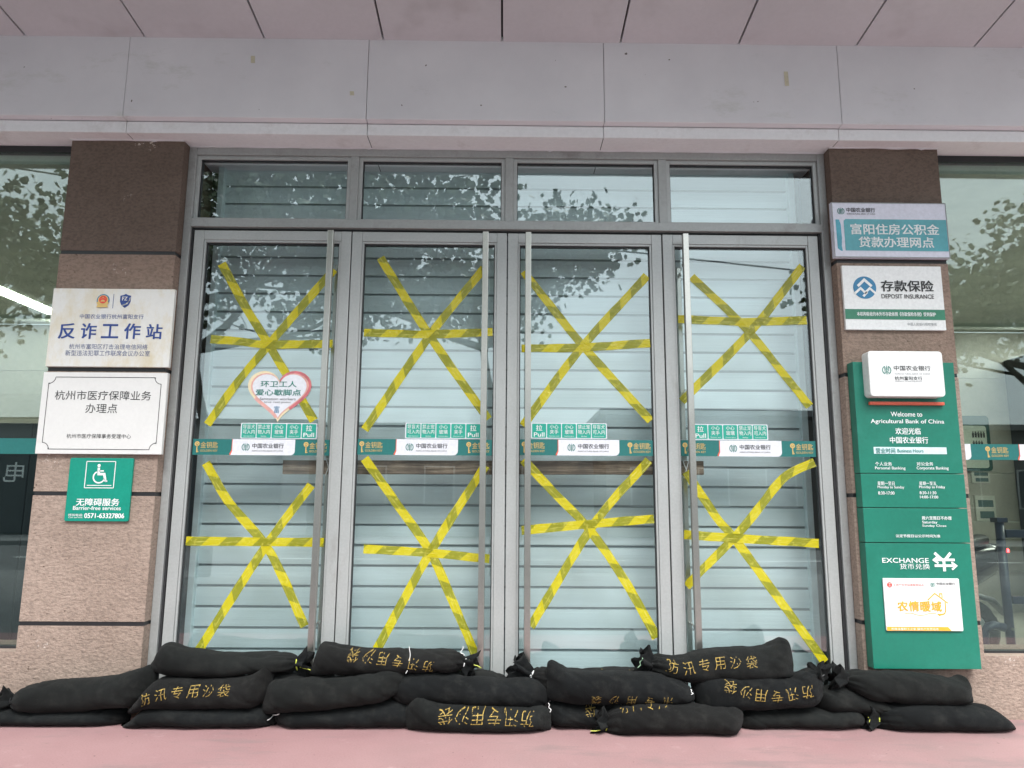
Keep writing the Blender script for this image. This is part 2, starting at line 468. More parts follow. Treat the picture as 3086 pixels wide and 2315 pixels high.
TXT_DEPOSIT = [
  ('存款保险', (2.287, 2.338, 0.302, 0.066), 'ink_black', 0.022),
  ('DEPOSIT INSURANCE', (2.285, 2.2765, 0.3, 0.025), 'ink_black', 0.008),
  ('本机构吸收的本外币存款依照《存款保险条例》受到保护', (2.2115, 2.172, 0.449, 0.024), 'ink_white', 0.015),
  ('中国人民银行授权使用', (2.353, 2.114, 0.164, 0.018), 'ink_grey', 0),
]
TXT_BOX = [
  ('中国农业银行', (2.208, 1.8385, 0.2, 0.027), 'ink_black', 0.008),
  ('AGRICULTURAL BANK OF CHINA', (2.207, 1.807, 0.196, 0.008), 'ink_grey', 0),
  ('杭州富阳支行', (2.184, 1.7825, 0.15, 0.021), 'ink_black', 0.006),
  ('HANGZHOU FUYANG SUB-BRANCH', (2.1825, 1.7655, 0.149, 0.007), 'ink_grey', 0),
]
TXT_PYLON = [
  ('Welcome to', (2.1955, 1.595, 0.173, 0.026), 'ink_white', 0.012),
  ('Agricultural Bank of China', (2.1975, 1.5525, 0.403, 0.029), 'ink_white', 0.012),
  ('欢迎光临', (2.1965, 1.502, 0.139, 0.036), 'ink_white', 0.012),
  ('中国农业银行', (2.198, 1.453, 0.21, 0.036), 'ink_white', 0.012),
  ('个人业务', (2.0485, 1.3235, 0.091, 0.021), 'ink_white', 0.008),
  ('Personal Banking', (2.0835, 1.299, 0.165, 0.02), 'ink_white', 0.008),
  ('对公业务', (2.274, 1.325, 0.09, 0.02), 'ink_white', 0.008),
  ('Corporate Banking', (2.314, 1.3005, 0.174, 0.021), 'ink_white', 0.008),
  ('星期一至日', (2.052, 1.2185, 0.092, 0.021), 'ink_white', 0.008),
  ('Monday to Sunday', (2.077, 1.197, 0.144, 0.018), 'ink_white', 0.008),
  ('8:30-17:00', (2.05, 1.1675, 0.088, 0.017), 'ink_white', 0.012),
  ('星期一至五', (2.278, 1.22, 0.092, 0.02), 'ink_white', 0.008),
  ('Monday to Friday', (2.3, 1.199, 0.14, 0.018), 'ink_white', 0.008),
  ('8:30-11:30', (2.275, 1.17, 0.09, 0.016), 'ink_white', 0.012),
  ('14:00-17:00', (2.279, 1.1475, 0.098, 0.015), 'ink_white', 0.012),
  ('周六至周日不办理', (2.31, 1.0365, 0.16, 0.019), 'ink_white', 0.012),
  ('Saturday', (2.2715, 1.013, 0.081, 0.018), 'ink_white', 0.006),
  ('Sunday Close', (2.294, 0.9945, 0.128, 0.015), 'ink_white', 0.006),
  ('法定节假日以公示时间为准', (2.202, 0.942, 0.238, 0.016), 'ink_white', 0.012),
  ('EXCHANGE', (2.127, 0.8145, 0.248, 0.025), 'ink_white', 0.01),
  ('货币兑换', (2.174, 0.7835, 0.16, 0.029), 'ink_white', 0),
]
TXT_HOURS = [
  ('营业时间', (2.064, 1.395, 0.106, 0.028), 'ink_green', 0.008),
  ('Business Hours', (2.2, 1.3955, 0.142, 0.019), 'ink_green', 0.008),
]
TXT_CARD = [
  ('农', (2.0875, 0.5815, 0.057, 0.051), 'ink_orange', 0.025),
  ('情', (2.1475, 0.582, 0.055, 0.052), 'ink_orange', 0.025),
  ('暖', (2.2075, 0.5815, 0.055, 0.053), 'ink_orange', 0.025),
  ('域', (2.2655, 0.581, 0.055, 0.052), 'ink_orange', 0.025),
  ('工会户外劳动者服务站点', (2.127, 0.69, 0.162, 0.014), 'ink_red', 0),
  ('中国农业银行', (2.324, 0.697, 0.098, 0.014), 'ink_black', 0.008),
  ('AGRICULTURAL BANK OF CHINA', (2.324, 0.6825, 0.096, 0.005), 'ink_grey', 0),
  ('构建温馨职工之家 服务户外劳动者', (2.143, 0.467, 0.248, 0.012), 'ink_white', 0),
]
TAPES = [
  [[(-1.668, 2.475), (-1.519, 2.225), (-1.374, 2.006), (-1.083, 1.554)], [(-1.01, 2.446), (-1.18, 2.228), (-1.352, 2.007), (-1.526, 1.774), (-1.682, 1.527)], [(-1.699, 2.021), (-1.542, 2.01), (-1.399, 1.993), (-1.198, 1.995), (-0.997, 2.0)]],
  [[(-0.742, 2.52), (-0.449, 2.064), (-0.097, 1.569)], [(-0.131, 2.462), (-0.437, 2.057), (-0.794, 1.504)], [(-0.82, 2.067), (-0.629, 2.063), (-0.449, 2.06), (-0.077, 2.077)]],
  [[(0.099, 2.444), (0.45, 1.995), (0.827, 1.568)], [(0.825, 2.424), (0.435, 1.987), (0.099, 1.533)], [(0.09, 1.982), (0.435, 1.99), (0.834, 2.02)]],
  [[(1.088, 2.422), (1.384, 2.123), (1.583, 1.867), (1.74, 1.657)], [(1.747, 2.492), (1.413, 2.084), (1.007, 1.681)], [(1.0, 2.164), (1.219, 2.156), (1.401, 2.15), (1.751, 2.164)]],
  [[(-1.674, 1.313), (-1.532, 1.098), (-1.317, 0.867), (-1.207, 0.687), (-1.077, 0.435)], [(-1.08, 1.194), (-1.316, 0.853), (-1.638, 0.311)], [(-1.751, 0.884), (-1.36, 0.882), (-0.995, 0.881)]],
  [[(-0.788, 1.344), (-0.598, 1.09), (-0.411, 0.837), (-0.284, 0.581), (-0.153, 0.297)], [(-0.109, 1.309), (-0.404, 0.837), (-0.682, 0.319)], [(-0.775, 0.847), (-0.418, 0.828), (-0.081, 0.797)]],
  [[(0.103, 1.343), (0.282, 1.153), (0.462, 0.969), (0.638, 0.724), (0.789, 0.464), (0.828, 0.383)], [(0.81, 1.345), (0.498, 0.99), (0.146, 0.44)], [(0.094, 0.952), (0.469, 0.989), (0.831, 1.019)]],
  [[(1.019, 1.281), (1.189, 1.019), (1.275, 0.916), (1.494, 0.61), (1.738, 0.263)], [(1.748, 1.339), (1.629, 1.289), (1.533, 1.216), (1.307, 0.953), (0.999, 0.658)], [(0.996, 0.935), (1.26, 0.918), (1.743, 0.892)]],
]
BAGS = [
  {'label': 'flat black sandbag at the far left on the ground, cut by the picture edge', 'y': -0.19, 'st': [(-2.918, 0.056, 0.0), (-2.882, 0.073, 0.0), (-2.524, 0.078, 0.0), (-2.284, 0.07, 0.0), (-2.044, 0.073, 0.0), (-1.924, 0.069, 0.0), (-1.878, 0.043, 0.0)], 'necks': [], 'text': None, 'ties': []},
  {'label': 'black sandbag leaning up at far left with its tied neck pointing left', 'y': -0.2, 'st': [(-2.46, 0.12, 0.086), (-2.443, 0.14, 0.074), (-2.396, 0.178, 0.065), (-2.29, 0.198, 0.058), (-2.11, 0.215, 0.062), (-1.967, 0.231, 0.074), (-1.86, 0.26, 0.082), (-1.79, 0.287, 0.103), (-1.761, 0.284, 0.143), (-1.749, 0.258, 0.178)], 'necks': [[(-2.457, 0.106), (-2.517, 0.108)]], 'text': None, 'ties': []},
  {'label': 'plain black sandbag on the ground under the sandbag lettered left to right on the left', 'y': -0.21, 'st': [(-1.898, -0.016, 0.0), (-1.84, 0.029, 0.0), (-1.771, 0.086, 0.0), (-1.676, 0.099, 0.0), (-1.436, 0.084, 0.0), (-1.22, 0.085, 0.0), (-1.16, 0.07, 0.0), (-1.136, 0.051, 0.0)], 'necks': [], 'text': None, 'ties': [('white', [(-1.162, 0.036), (-1.134, 0.057), (-1.103, 0.064)])]},
  {'label': 'black sandbag with upright yellow lettering below the leftmost bag of the top row', 'y': -0.22, 'st': [(-1.865, 0.079, 0.055), (-1.808, 0.131, 0.066), (-1.752, 0.202, 0.086), (-1.681, 0.225, 0.087), (-1.501, 0.223, 0.084), (-1.321, 0.231, 0.082), (-1.25, 0.25, 0.086), (-1.204, 0.29, 0.11), (-1.172, 0.314, 0.139), (-1.158, 0.309, 0.185)], 'necks': [], 'text': ('防汛专用沙袋', [(-1.776, 0.137), (-1.649, 0.171), (-1.521, 0.18), (-1.328, 0.186)], 46, False), 'ties': []},
  {'label': 'unlettered black sandbag in the middle row left of the centre mullion', 'y': -0.23, 'st': [(-1.194, 0.119, 0.055), (-1.185, 0.153, 0.055), (-1.16, 0.208, 0.059), (-1.078, 0.224, 0.071), (-0.838, 0.233, 0.086), (-0.659, 0.264, 0.107), (-0.575, 0.28, 0.13), (-0.518, 0.272, 0.158), (-0.496, 0.245, 0.192)], 'necks': [], 'text': None, 'ties': [('white', [(-0.485, 0.262), (-0.47, 0.312), (-0.468, 0.391)])]},
  {'label': 'plain black sandbag on the ground left of the upside-down lettered one', 'y': -0.2, 'st': [(-1.14, 0.037, 0.0), (-1.127, 0.071, 0.0), (-1.079, 0.081, 0.0), (-0.959, 0.083, 0.0), (-0.718, 0.096, 0.0), (-0.574, 0.127, 0.0), (-0.478, 0.114, 0.0), (-0.405, 0.08, 0.0)], 'necks': [], 'text': None, 'ties': []},
  {'label': 'topmost black sandbag in front of the leftmost door, its knot to the right', 'y': -0.17, 'st': [(-1.797, 0.278, 0.245), (-1.768, 0.316, 0.237), (-1.735, 0.381, 0.233), (-1.692, 0.379, 0.229), (-1.617, 0.356, 0.225), (-1.47, 0.342, 0.219), (-1.347, 0.331, 0.223), (-1.164, 0.335, 0.241), (-1.078, 0.325, 0.25), (-1.051, 0.302, 0.264)], 'necks': [[(-1.053, 0.283), (-0.98, 0.293)]], 'text': None, 'ties': [('lime', [(-1.028, 0.277), (-1.001, 0.27), (-0.97, 0.263)])]},
  {'label': 'dark sandbag mostly hidden behind the gap between the two left top bags', 'y': -0.13, 'st': [(-1.255, 0.21, 0.116), (-1.17, 0.232, 0.105), (-1.046, 0.236, 0.106), (-0.923, 0.228, 0.106), (-0.861, 0.206, 0.118)], 'necks': [], 'text': None, 'ties': []},
  {'label': 'topmost black sandbag with upside-down yellow lettering before the second door', 'y': -0.17, 'st': [(-0.986, 0.249, 0.227), (-0.967, 0.308, 0.225), (-0.938, 0.378, 0.225), (-0.889, 0.38, 0.228), (-0.734, 0.36, 0.234), (-0.49, 0.35, 0.243), (-0.305, 0.353, 0.251), (-0.224, 0.341, 0.259), (-0.196, 0.315, 0.268)], 'necks': [[(-0.199, 0.291), (-0.138, 0.275)]], 'text': ('防汛专用沙袋', [(-0.789, 0.342), (-0.609, 0.329), (-0.338, 0.289)], 46, True), 'ties': [('lime', [(-0.175, 0.315), (-0.147, 0.292), (-0.109, 0.276)]), ('white', [(-0.207, 0.381), (-0.214, 0.349), (-0.195, 0.335)])]},
  {'label': 'flat black sandbag behind, between the second door and the centre mullion', 'y': -0.13, 'st': [(-0.522, 0.219, 0.119), (-0.466, 0.237, 0.108), (-0.368, 0.243, 0.108), (-0.12, 0.243, 0.109), (-0.02, 0.23, 0.11), (0.026, 0.206, 0.121)], 'necks': [], 'text': None, 'ties': []},
  {'label': 'black sandbag lying across the middle of the second row, right end under a white tie', 'y': -0.21, 'st': [(-0.561, 0.191, 0.139), (-0.54, 0.222, 0.114), (-0.492, 0.243, 0.103), (-0.384, 0.25, 0.098), (-0.238, 0.239, 0.097), (0.005, 0.226, 0.093), (0.14, 0.225, 0.094), (0.201, 0.211, 0.096), (0.229, 0.176, 0.113)], 'necks': [], 'text': None, 'ties': []},
  {'label': 'black sandbag on the ground with bold upside-down yellow lettering near the centre', 'y': -0.27, 'st': [(-0.484, 0.095, 0.051), (-0.468, 0.12, 0.0), (-0.434, 0.164, 0.0), (-0.396, 0.169, 0.0), (-0.351, 0.145, 0.0), (-0.232, 0.121, 0.0), (0.138, 0.111, 0.0), (0.207, 0.105, 0.0), (0.238, 0.084, 0.0)], 'necks': [], 'text': ('防汛专用沙袋', [(-0.316, 0.081), (-0.11, 0.084), (0.156, 0.069)], 58, True), 'ties': [('white', [(0.221, 0.135), (0.229, 0.113), (0.234, 0.093)])]},
  {'label': 'short black sandbag on the ground squeezed behind the front bag, one upside-down character showing', 'y': -0.2, 'st': [(0.224, 0.098, 0.0), (0.258, 0.124, 0.0), (0.366, 0.113, 0.0), (0.462, 0.102, 0.0), (0.572, 0.093, 0.0), (0.669, 0.071, 0.0)], 'necks': [], 'text': ('袋', [(0.406, 0.093), (0.463, 0.093)], 46, True), 'ties': []},
  {'label': 'frontmost black sandbag on the ground with upright lettering and its neck to the left', 'y': -0.3, 'st': [(0.504, 0.069, 0.0), (0.534, 0.103, 0.0), (0.604, 0.125, 0.0), (0.771, 0.137, 0.0), (0.949, 0.127, 0.0), (1.068, 0.117, 0.0), (1.137, 0.118, 0.0), (1.178, 0.097, 0.054)], 'necks': [[(0.51, 0.035), (0.445, 0.052)]], 'text': ('防汛专用沙', [(0.553, 0.125), (0.706, 0.141), (0.868, 0.155)], 38, False), 'ties': [('lime', [(0.476, 0.022), (0.451, 0.016), (0.428, 0.017)])]},
  {'label': 'plain black sandbag on the ground below the right upside-down lettered bag', 'y': -0.19, 'st': [(1.159, 0.035, 0.0), (1.221, 0.07, 0.0), (1.405, 0.086, 0.0), (1.65, 0.09, 0.0), (1.772, 0.088, 0.0), (1.824, 0.059, 0.0)], 'necks': [], 'text': None, 'ties': []},
  {'label': 'black sandbag at the right end on the ground with a ruffled neck and yellow tie', 'y': -0.22, 'st': [(1.871, 0.078, 0.0), (1.893, 0.098, 0.0), (1.942, 0.112, 0.0), (2.125, 0.122, 0.0), (2.308, 0.117, 0.0), (2.442, 0.1, 0.0), (2.525, 0.053, 0.0), (2.57, -0.004, 0.0)], 'necks': [[(1.881, 0.044), (1.799, 0.051)]], 'text': None, 'ties': [('lime', [(1.815, 0.062), (1.823, 0.032), (1.835, 0.002)])]},
  {'label': 'dark sandbag half hidden under the upper right bag with the ruffled neck', 'y': -0.17, 'st': [(1.584, 0.142, 0.092), (1.615, 0.174, 0.078), (1.727, 0.189, 0.071), (1.861, 0.149, 0.06), (1.958, 0.103, 0.056), (2.007, 0.085, 0.059)], 'necks': [], 'text': None, 'ties': []},
  {'label': 'large plain black sandbag in the middle row with a raised left corner, right of centre', 'y': -0.24, 'st': [(0.218, 0.28, 0.148), (0.227, 0.307, 0.134), (0.26, 0.315, 0.125), (0.302, 0.298, 0.119), (0.35, 0.277, 0.115), (0.544, 0.268, 0.114), (0.714, 0.265, 0.113), (0.835, 0.249, 0.114), (0.908, 0.22, 0.121), (0.954, 0.176, 0.137)], 'necks': [], 'text': ('汛专用沙袋', [(0.412, 0.153), (0.6, 0.156), (0.847, 0.151)], 40, True), 'ties': [('white', [(0.932, 0.193), (0.936, 0.182), (0.933, 0.173)])]},
  {'label': 'black sandbag behind with a tall bunched neck at the centre mullion', 'y': -0.15, 'st': [(0.142, 0.234, 0.196), (0.167, 0.255, 0.177), (0.204, 0.265, 0.163), (0.31, 0.26, 0.155), (0.434, 0.256, 0.156), (0.62, 0.271, 0.157), (0.707, 0.266, 0.163), (0.756, 0.246, 0.175)], 'necks': [[(0.146, 0.227), (0.046, 0.281)]], 'text': ('用沙袋', [(0.457, 0.273), (0.569, 0.276), (0.692, 0.279)], 30, False), 'ties': [('white', [(0.135, 0.235), (0.145, 0.24), (0.15, 0.249)])]},
  {'label': 'topmost black sandbag with upright yellow lettering and a pointed right corner', 'y': -0.18, 'st': [(0.755, 0.313, 0.257), (0.79, 0.334, 0.245), (0.851, 0.326, 0.227), (0.925, 0.334, 0.211), (0.976, 0.35, 0.202), (1.05, 0.367, 0.207), (1.174, 0.376, 0.212), (1.336, 0.381, 0.217), (1.404, 0.404, 0.22), (1.438, 0.421, 0.222), (1.47, 0.397, 0.225), (1.485, 0.297, 0.229)], 'necks': [[(0.757, 0.288), (0.684, 0.325)]], 'text': ('防汛专用沙袋', [(0.808, 0.306), (0.902, 0.291), (1.047, 0.314), (1.28, 0.324)], 48, False), 'ties': [('mint', [(0.704, 0.331), (0.694, 0.308), (0.684, 0.283)])]},
  {'label': 'black sandbag with upside-down lettering in the middle row below the pointed top bag', 'y': -0.22, 'st': [(0.952, 0.215, 0.175), (0.964, 0.236, 0.121), (0.998, 0.247, 0.08), (1.096, 0.252, 0.082), (1.279, 0.254, 0.089), (1.437, 0.238, 0.095), (1.499, 0.268, 0.096), (1.561, 0.282, 0.109), (1.608, 0.258, 0.149)], 'necks': [[(1.604, 0.251), (1.577, 0.299)]], 'text': ('防汛专用沙袋', [(1.087, 0.218), (1.304, 0.172), (1.534, 0.198)], 50, True), 'ties': []},
  {'label': 'black sandbag in the middle row at the right under the green pylon', 'y': -0.2, 'st': [(1.739, 0.247, 0.193), (1.78, 0.264, 0.161), (1.853, 0.268, 0.126), (2.025, 0.264, 0.115), (2.209, 0.249, 0.112), (2.308, 0.235, 0.112), (2.351, 0.245, 0.111), (2.38, 0.164, 0.114)], 'necks': [[(1.745, 0.233), (1.662, 0.246)]], 'text': None, 'ties': []},
]
BANDS = [(-1.3715, 1.402, 0.765, 0.09), (-0.4475, 1.4085, 0.755, 0.089), (0.4605, 1.4125, 0.749, 0.089), (1.3745, 1.414, 0.755, 0.088)]
TILES = [(-1.277, 1.495, 0.432, 0.09), (-0.35, 1.502, 0.426, 0.09), (0.3615, 1.507, 0.423, 0.088), (1.2775, 1.507, 0.431, 0.088)]
HEART = (-1.287, 1.689, 0.362, 0.298)


# ------------------------------------------------------------------ ground and street
def sheet(name, x0, x1, y0, y1, z, m):
    return finish(obj(name, MB().add([(x0,y0,z),(x1,y0,z),(x1,y1,z),(x0,y1,z)], [(0,1,2,3)]), m), kind='structure')

asphalt = surf('grey_asphalt', (0.07, 0.07, 0.072), 0.8, 0, 0.2, 0.6, 0.2, 40.0, 0.4, 120.0, 0.004)
paving = surf('grey_paving', (0.15, 0.15, 0.15), 0.8, 0, 0.15, 0.8, 0.15, 30.0, 0.3, 80.0, 0.003)
lawn = surf('dull_green_ground', (0.10, 0.12, 0.07), 0.9, 0, 0.3, 0.3)
sheet('ground', -220, 220, -220, 120, -0.30, lawn)
pm = MB().box(-14, 14, -2.3, 0.6, -0.28, 0.0)
finish(obj('forecourt', pm, M['ground']), kind='structure')
finish(obj('pavement', MB().box(-40, 40, -9.5, -2.304, -0.28, -0.15), paving), kind='structure')
sheet('road', -150, 150, -19.0, -9.504, -0.28, asphalt)
mk = MB()
for i in range(-12, 12):
    mk.add([(i*6, -14.4, -0.276), (i*6+3, -14.4, -0.276), (i*6+3, -14.25, -0.276), (i*6, -14.25, -0.276)], [(0,1,2,3)])
finish(obj('road_marking', mk, surf('white_road_paint', (0.7, 0.7, 0.68), 0.7)), kind='structure')
finish(obj('far_pavement', MB().box(-150, 150, -23.0, -19.004, -0.28, -0.14), paving), kind='structure')

# ------------------------------------------------------------------ the bank building
bank = thing('bank_building', 'bank front with pale fascia, grey framed glass doors and brown stucco pillars', 'building')
MULL = [(-0.932, -0.885), (-0.012, 0.037), (0.902, 0.952)]
LEAF = [(-1.830, -0.912), (-0.906, 0.001), (0.008, 0.911), (0.918, 1.835)]
HZ = (2.67, 2.605)          # leaf top, glass top
GY = 0.024                   # outer face of the door panes

def stucco_block(x0, x1, y0, y1, z0, z1, step=0.06, seed=0, jagged=False):
    """wall block with a slightly uneven front face"""
    mb = MB()
    nx, nzz = max(2, int((x1-x0)/step)), max(2, int((z1-z0)/step))
    P = {}
    for i in range(nx+1):
        for k in range(nzz+1):
            x, z = x0+(x1-x0)*i/nx, z0+(z1-z0)*k/nzz
            e = 0 if i in (0, nx) or k in (0, nzz) else 1
            P[i, k] = len(mb.v)
            mb.v.append((x, y0 + 0.0022*noise.noise((x*3+seed, z*3, 0.5))*e, z))
    for i in range(nx):
        for k in range(nzz):
            mb.f.append((P[i,k], P[i+1,k], P[i+1,k+1], P[i,k+1]))
    b = [len(mb.v)+q for q in range(4)]
    mb.v += [(x0,y1,z0),(x1,y1,z0),(x1,y1,z1),(x0,y1,z1)]
    mb.f += [(P[nx,0], b[1], b[2], P[nx,nzz]) , (b[0], P[0,0], P[0,nzz], b[3])]
    mb.f[-2] = tuple([P[nx,k] for k in range(nzz, -1, -1)] + [b[1], b[2]])
    mb.f[-1] = tuple([P[0,k] for k in range(nzz+1)] + [b[3], b[0]])
    mb.f.append(tuple([P[i,nzz] for i in range(nx+1)][::-1] + [b[3], b[2]])[::-1])
    mb.f.append(tuple([P[i,0] for i in range(nx+1)] + [b[1], b[0]])[::-1])
    return mb

PF = -0.08
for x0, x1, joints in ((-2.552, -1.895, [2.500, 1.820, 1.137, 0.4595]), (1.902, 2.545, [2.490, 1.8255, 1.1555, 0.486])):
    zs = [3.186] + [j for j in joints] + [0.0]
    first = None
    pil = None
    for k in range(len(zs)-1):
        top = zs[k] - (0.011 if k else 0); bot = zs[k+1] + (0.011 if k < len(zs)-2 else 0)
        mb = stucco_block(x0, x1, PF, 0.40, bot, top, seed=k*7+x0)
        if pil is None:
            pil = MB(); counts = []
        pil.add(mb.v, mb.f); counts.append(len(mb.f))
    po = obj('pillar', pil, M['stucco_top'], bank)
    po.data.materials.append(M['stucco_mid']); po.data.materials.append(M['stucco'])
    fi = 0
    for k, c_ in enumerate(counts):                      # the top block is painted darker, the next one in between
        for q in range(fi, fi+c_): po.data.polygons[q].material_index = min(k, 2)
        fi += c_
    for j in joints:
        jm = MB().box(x0+0.004, x1-0.004, PF+0.0035, 0.39, j-0.0112, j+0.0112)
        obj('joint_strip', jm, M['joint'], po)

# low walls under the two shop windows, level with the pillars
for x0, x1 in ((-9.0, -2.553), (2.546, 9.0)):
    obj('low_wall', stucco_block(x0, x1, PF+0.001, 0.25, 0.0, 0.318, seed=3.3+x0), M['stucco'], bank)
# beam: upper fascia panel, ledge, lower band, flat soffit
JX = [-4.96, -3.577, -2.194, -0.810, 0.555, 1.922, 3.30, 4.68]
def panels(name, y0, y1, z0, z1, mat='white', gap=0.0013):
    mb = MB(); xs = [-9.0] + JX + [9.0]
    for a, b in zip(xs[:-1], xs[1:]):
        mb.box(a+gap, b-gap, y0+random.uniform(-.0012, .0012), y1, z0, z1)
    return obj(name, mb, M[mat], bank, bevel=0.004)
panels('fascia', -0.22, 0.60, 3.262, 3.785)
panels('lower_band', -0.17, 0.60, 3.189, 3.258, 'white_b')
obj('beam_core', MB().box(-8.99, 8.99, -0.15, 0.58, 3.1905, 3.79), M['reveal'], bank)
# thin paint edge bead where the soffit meets the frame and pillars
for a, b, y in ((-1.893, 1.900, -0.016), (-2.56, -1.893, PF-0.008), (1.900, 2.553, PF-0.008)):
    bead = MB()
    n = int((b-a)/0.02)
    prev = None
    for i in range(n+1):
        x = a+(b-a)*i/n
        d = 0.006 + 0.004*noise.noise((x*9, y*5, 1.0)) + (0.005 if noise.noise((x*21, 4.0, y)) > 0.45 else 0)
        q = [(x, y, 3.1895), (x, y, 3.1895-d), (x, y+0.02, 3.1895-d), (x, y+0.02, 3.1895)]
        if prev is not None:
            b0 = len(bead.v)
            bead.v += prev+q
            bead.f += [(b0, b0+1, b0+5, b0+4), (b0+1, b0+2, b0+6, b0+5)]
        prev = q
    obj('paint_bead', bead, M['white'], bank)
tr_m = surf('yellowed_tape_residue', (0.60, 0.56, 0.42), 0.6, 0, 0.1, 20.0)
for x, z0, z1 in ((1.615, 3.495, 3.585), (-1.475, 3.60, 3.645), (-0.895, 3.405, 3.43)):
    obj('tape_residue', MB().flat([(x-.011, z0), (x+.013, z0), (x+.010, z1), (x-.014, z1)], -0.2235), tr_m, bank)
# canopy: metal soffit panels with dark seams, rising slightly outwards
cz = lambda y: 3.757 + 0.105*(-y-0.22)
can = MB()
sx = [-0.036+0.691*k for k in range(-13, 14)]
for a, b in zip(sx[:-1], sx[1:]):
    y0, y1 = -1.66, -0.20
    dz = random.uniform(-0.0015, 0.0015)
    can.add([(a+.0058,y0,cz(y0)+dz),(b-.0058,y0,cz(y0)+dz),(b-.0058,y1,cz(y1)+dz),(a+.0058,y1,cz(y1)+dz),
             (a+.0058,y0,cz(y0)+.03),(b-.0058,y0,cz(y0)+.03),(b-.0058,y1,cz(y1)+.03),(a+.0058,y1,cz(y1)+.03)],
            [(0,3,2,1),(4,5,6,7),(0,1,5,4),(1,2,6,5),(2,3,7,6),(3,0,4,7)])
soff_m = surf('pinkish_white_metal_panel', (0.575, 0.555, 0.585), 0.5, 0.0, 0.05, 1.5, 0.02, 40.0, dirt=(0.48, 0.455, 0.475), ds=2.5)
obj('canopy_panel', can, soff_m, bank)
edge = MB().box(-9, 9, -1.70, -1.664, 3.86, 4.30).add([(-9,-1.66,3.96),(9,-1.66,3.96),(9,-0.2,3.80),(-9,-0.2,3.80),(-9,-1.66,4.28),(9,-1.66,4.28),(9,-0.2,4.28),(-9,-0.2,4.28)],
            [(0,3,2,1),(4,5,6,7),(0,1,5,4),(1,2,6,5),(2,3,7,6),(3,0,4,7)])
obj('canopy_edge', edge, M['dark'], bank)
obj('upper_wall', MB().box(-9, 9, -0.18, 0.6, 4.284, 7.5), M['white'], bank)
# door frame: side jambs, header, transom rail, mullions
fr = MB()
fr.box(-1.894, -1.850, -0.012, 0.06, 0.0, 3.186).box(1.858, 1.901, -0.012, 0.06, 0.0, 3.186)
fr.box(-1.8498, 1.8578, -0.010, 0.06, 3.140, 3.186).box(-1.8498, 1.8578, -0.016, 0.06, 2.688, 2.739)
for a, b in MULL: fr.box(a, b, -0.008, 0.06, 2.7392, 3.1398)
obj('door_frame', fr, M['frame_b'], bank, bevel=0.003)
obj('jamb_lining', MB().box(-1.8496, -1.838, 0.005, 0.058, 0.0, 2.687).box(1.842, 1.8576, 0.005, 0.058, 0.0, 2.687).box(-1.838, 1.842, 0.02, 0.058, 2.672, 2.687), M['dark'], bank)
# transom windows
xs = [-1.8498] + [q for ab in MULL for q in ab] + [1.8578]
for a, b in zip(xs[::2], xs[1::2]):
    w = MB(); t = 0.022
    z0, z1 = 2.7394, 3.1396
    w.box(a, a+t, 0.006, 0.05, z0, z1).box(b-t, b, 0.006, 0.05, z0, z1).box(a+t, b-t, 0.006, 0.05, z1-t, z1).box(a+t, b-t, 0.006, 0.05, z0, z0+0.012)
    wo = obj('transom_window', w, M['frame'], bank, bevel=0.002)
    obj('gasket', MB().box(a+t, a+t+.004, 0.018, 0.046, z0+.012, z1-t).box(b-t-.004, b-t, 0.018, 0.046, z0+.012, z1-t).box(a+t+.004, b-t-.004, 0.018, 0.046, z1-t-.006, z1-t), M['dark'], wo)
    obj('pane', MB().box(a+t+.002, b-t-.002, 0.026, 0.032, z0+.010, z1-t-.002), M['glass'], wo)
# the four door leaves
HAND = [(-1.029, -0.996), (-0.138, -0.105), (0.108, 0.141), (1.016, 1.049)]
for i, (a, b) in enumerate(LEAF):
    d = MB(); s = 0.058; yb = 0.048
    y0 = 0.000 + 0.002*((i*7) % 3 - 1)
    d.box(a, a+s, y0, yb, 0.012, HZ[0]).box(b-s, b, y0, yb, 0.012, HZ[0])
    d.box(a+s+.0008, b-s-.0008, y0+.001, yb-.001, 2.612, HZ[0]).box(a+s+.0008, b-s-.0008, y0+.001, yb-.001, 0.012, 0.11)
    do = obj('door', d, M['frame'], bank, bevel=0.0025)
    k = 0.012; bd = MB()
    za, zb = 0.1105, 2.6115
    bd.box(a+s+.001, a+s+k, y0+.006, yb-.003, za, zb).box(b-s-k, b-s-.001, y0+.006, yb-.003, za, zb)
    bd.box(a+s+k+.0003, b-s-k-.0003, y0+.006, yb-.003, zb-k, zb).box(a+s+k+.0003, b-s-k-.0003, y0+.006, yb-.003, za, za+k)
    obj('glazing_bead', bd, M['frame'], do, bevel=0.0015)
    g = MB(); e = s+k
    g.box(a+e+.0004, a+e+.005, 0.016, 0.044, za+k, zb-k).box(b-e-.005, b-e-.0004, 0.016, 0.044, za+k, zb-k).box(a+e+.005, b-e-.005, 0.016, 0.044, zb-k-.008, zb-k-.0004)
    obj('gasket', g, M['dark'], do)
    obj('pane', MB().box(a+e+.003, b-e-.003, GY, GY+.006, za+k-.003, zb-k-.003), M['glass'], do)
    h0, h1 = HAND[i]
    hb = MB().box(h0, h1, -0.092, -0.058, 0.16, 2.645)
    for z in (0.45, 1.40, 2.48): hb.box((h0+h1)/2-.008, (h0+h1)/2+.008, -0.0575, y0+.0005, z-.008, z+.008)
    obj('handle', hb, M['steel'], do, bevel=0.0025)
    hi = MB().box(h0+.004, h1-.004, 0.100, 0.128, 0.20, 2.50)
    for z in (0.45, 1.40, 2.45): hi.box((h0+h1)/2-.007, (h0+h1)/2+.007, 0.0485, 0.0995, z-.007, z+.007)
    obj('inner_handle', hi, M['steel'], do, bevel=0.002)
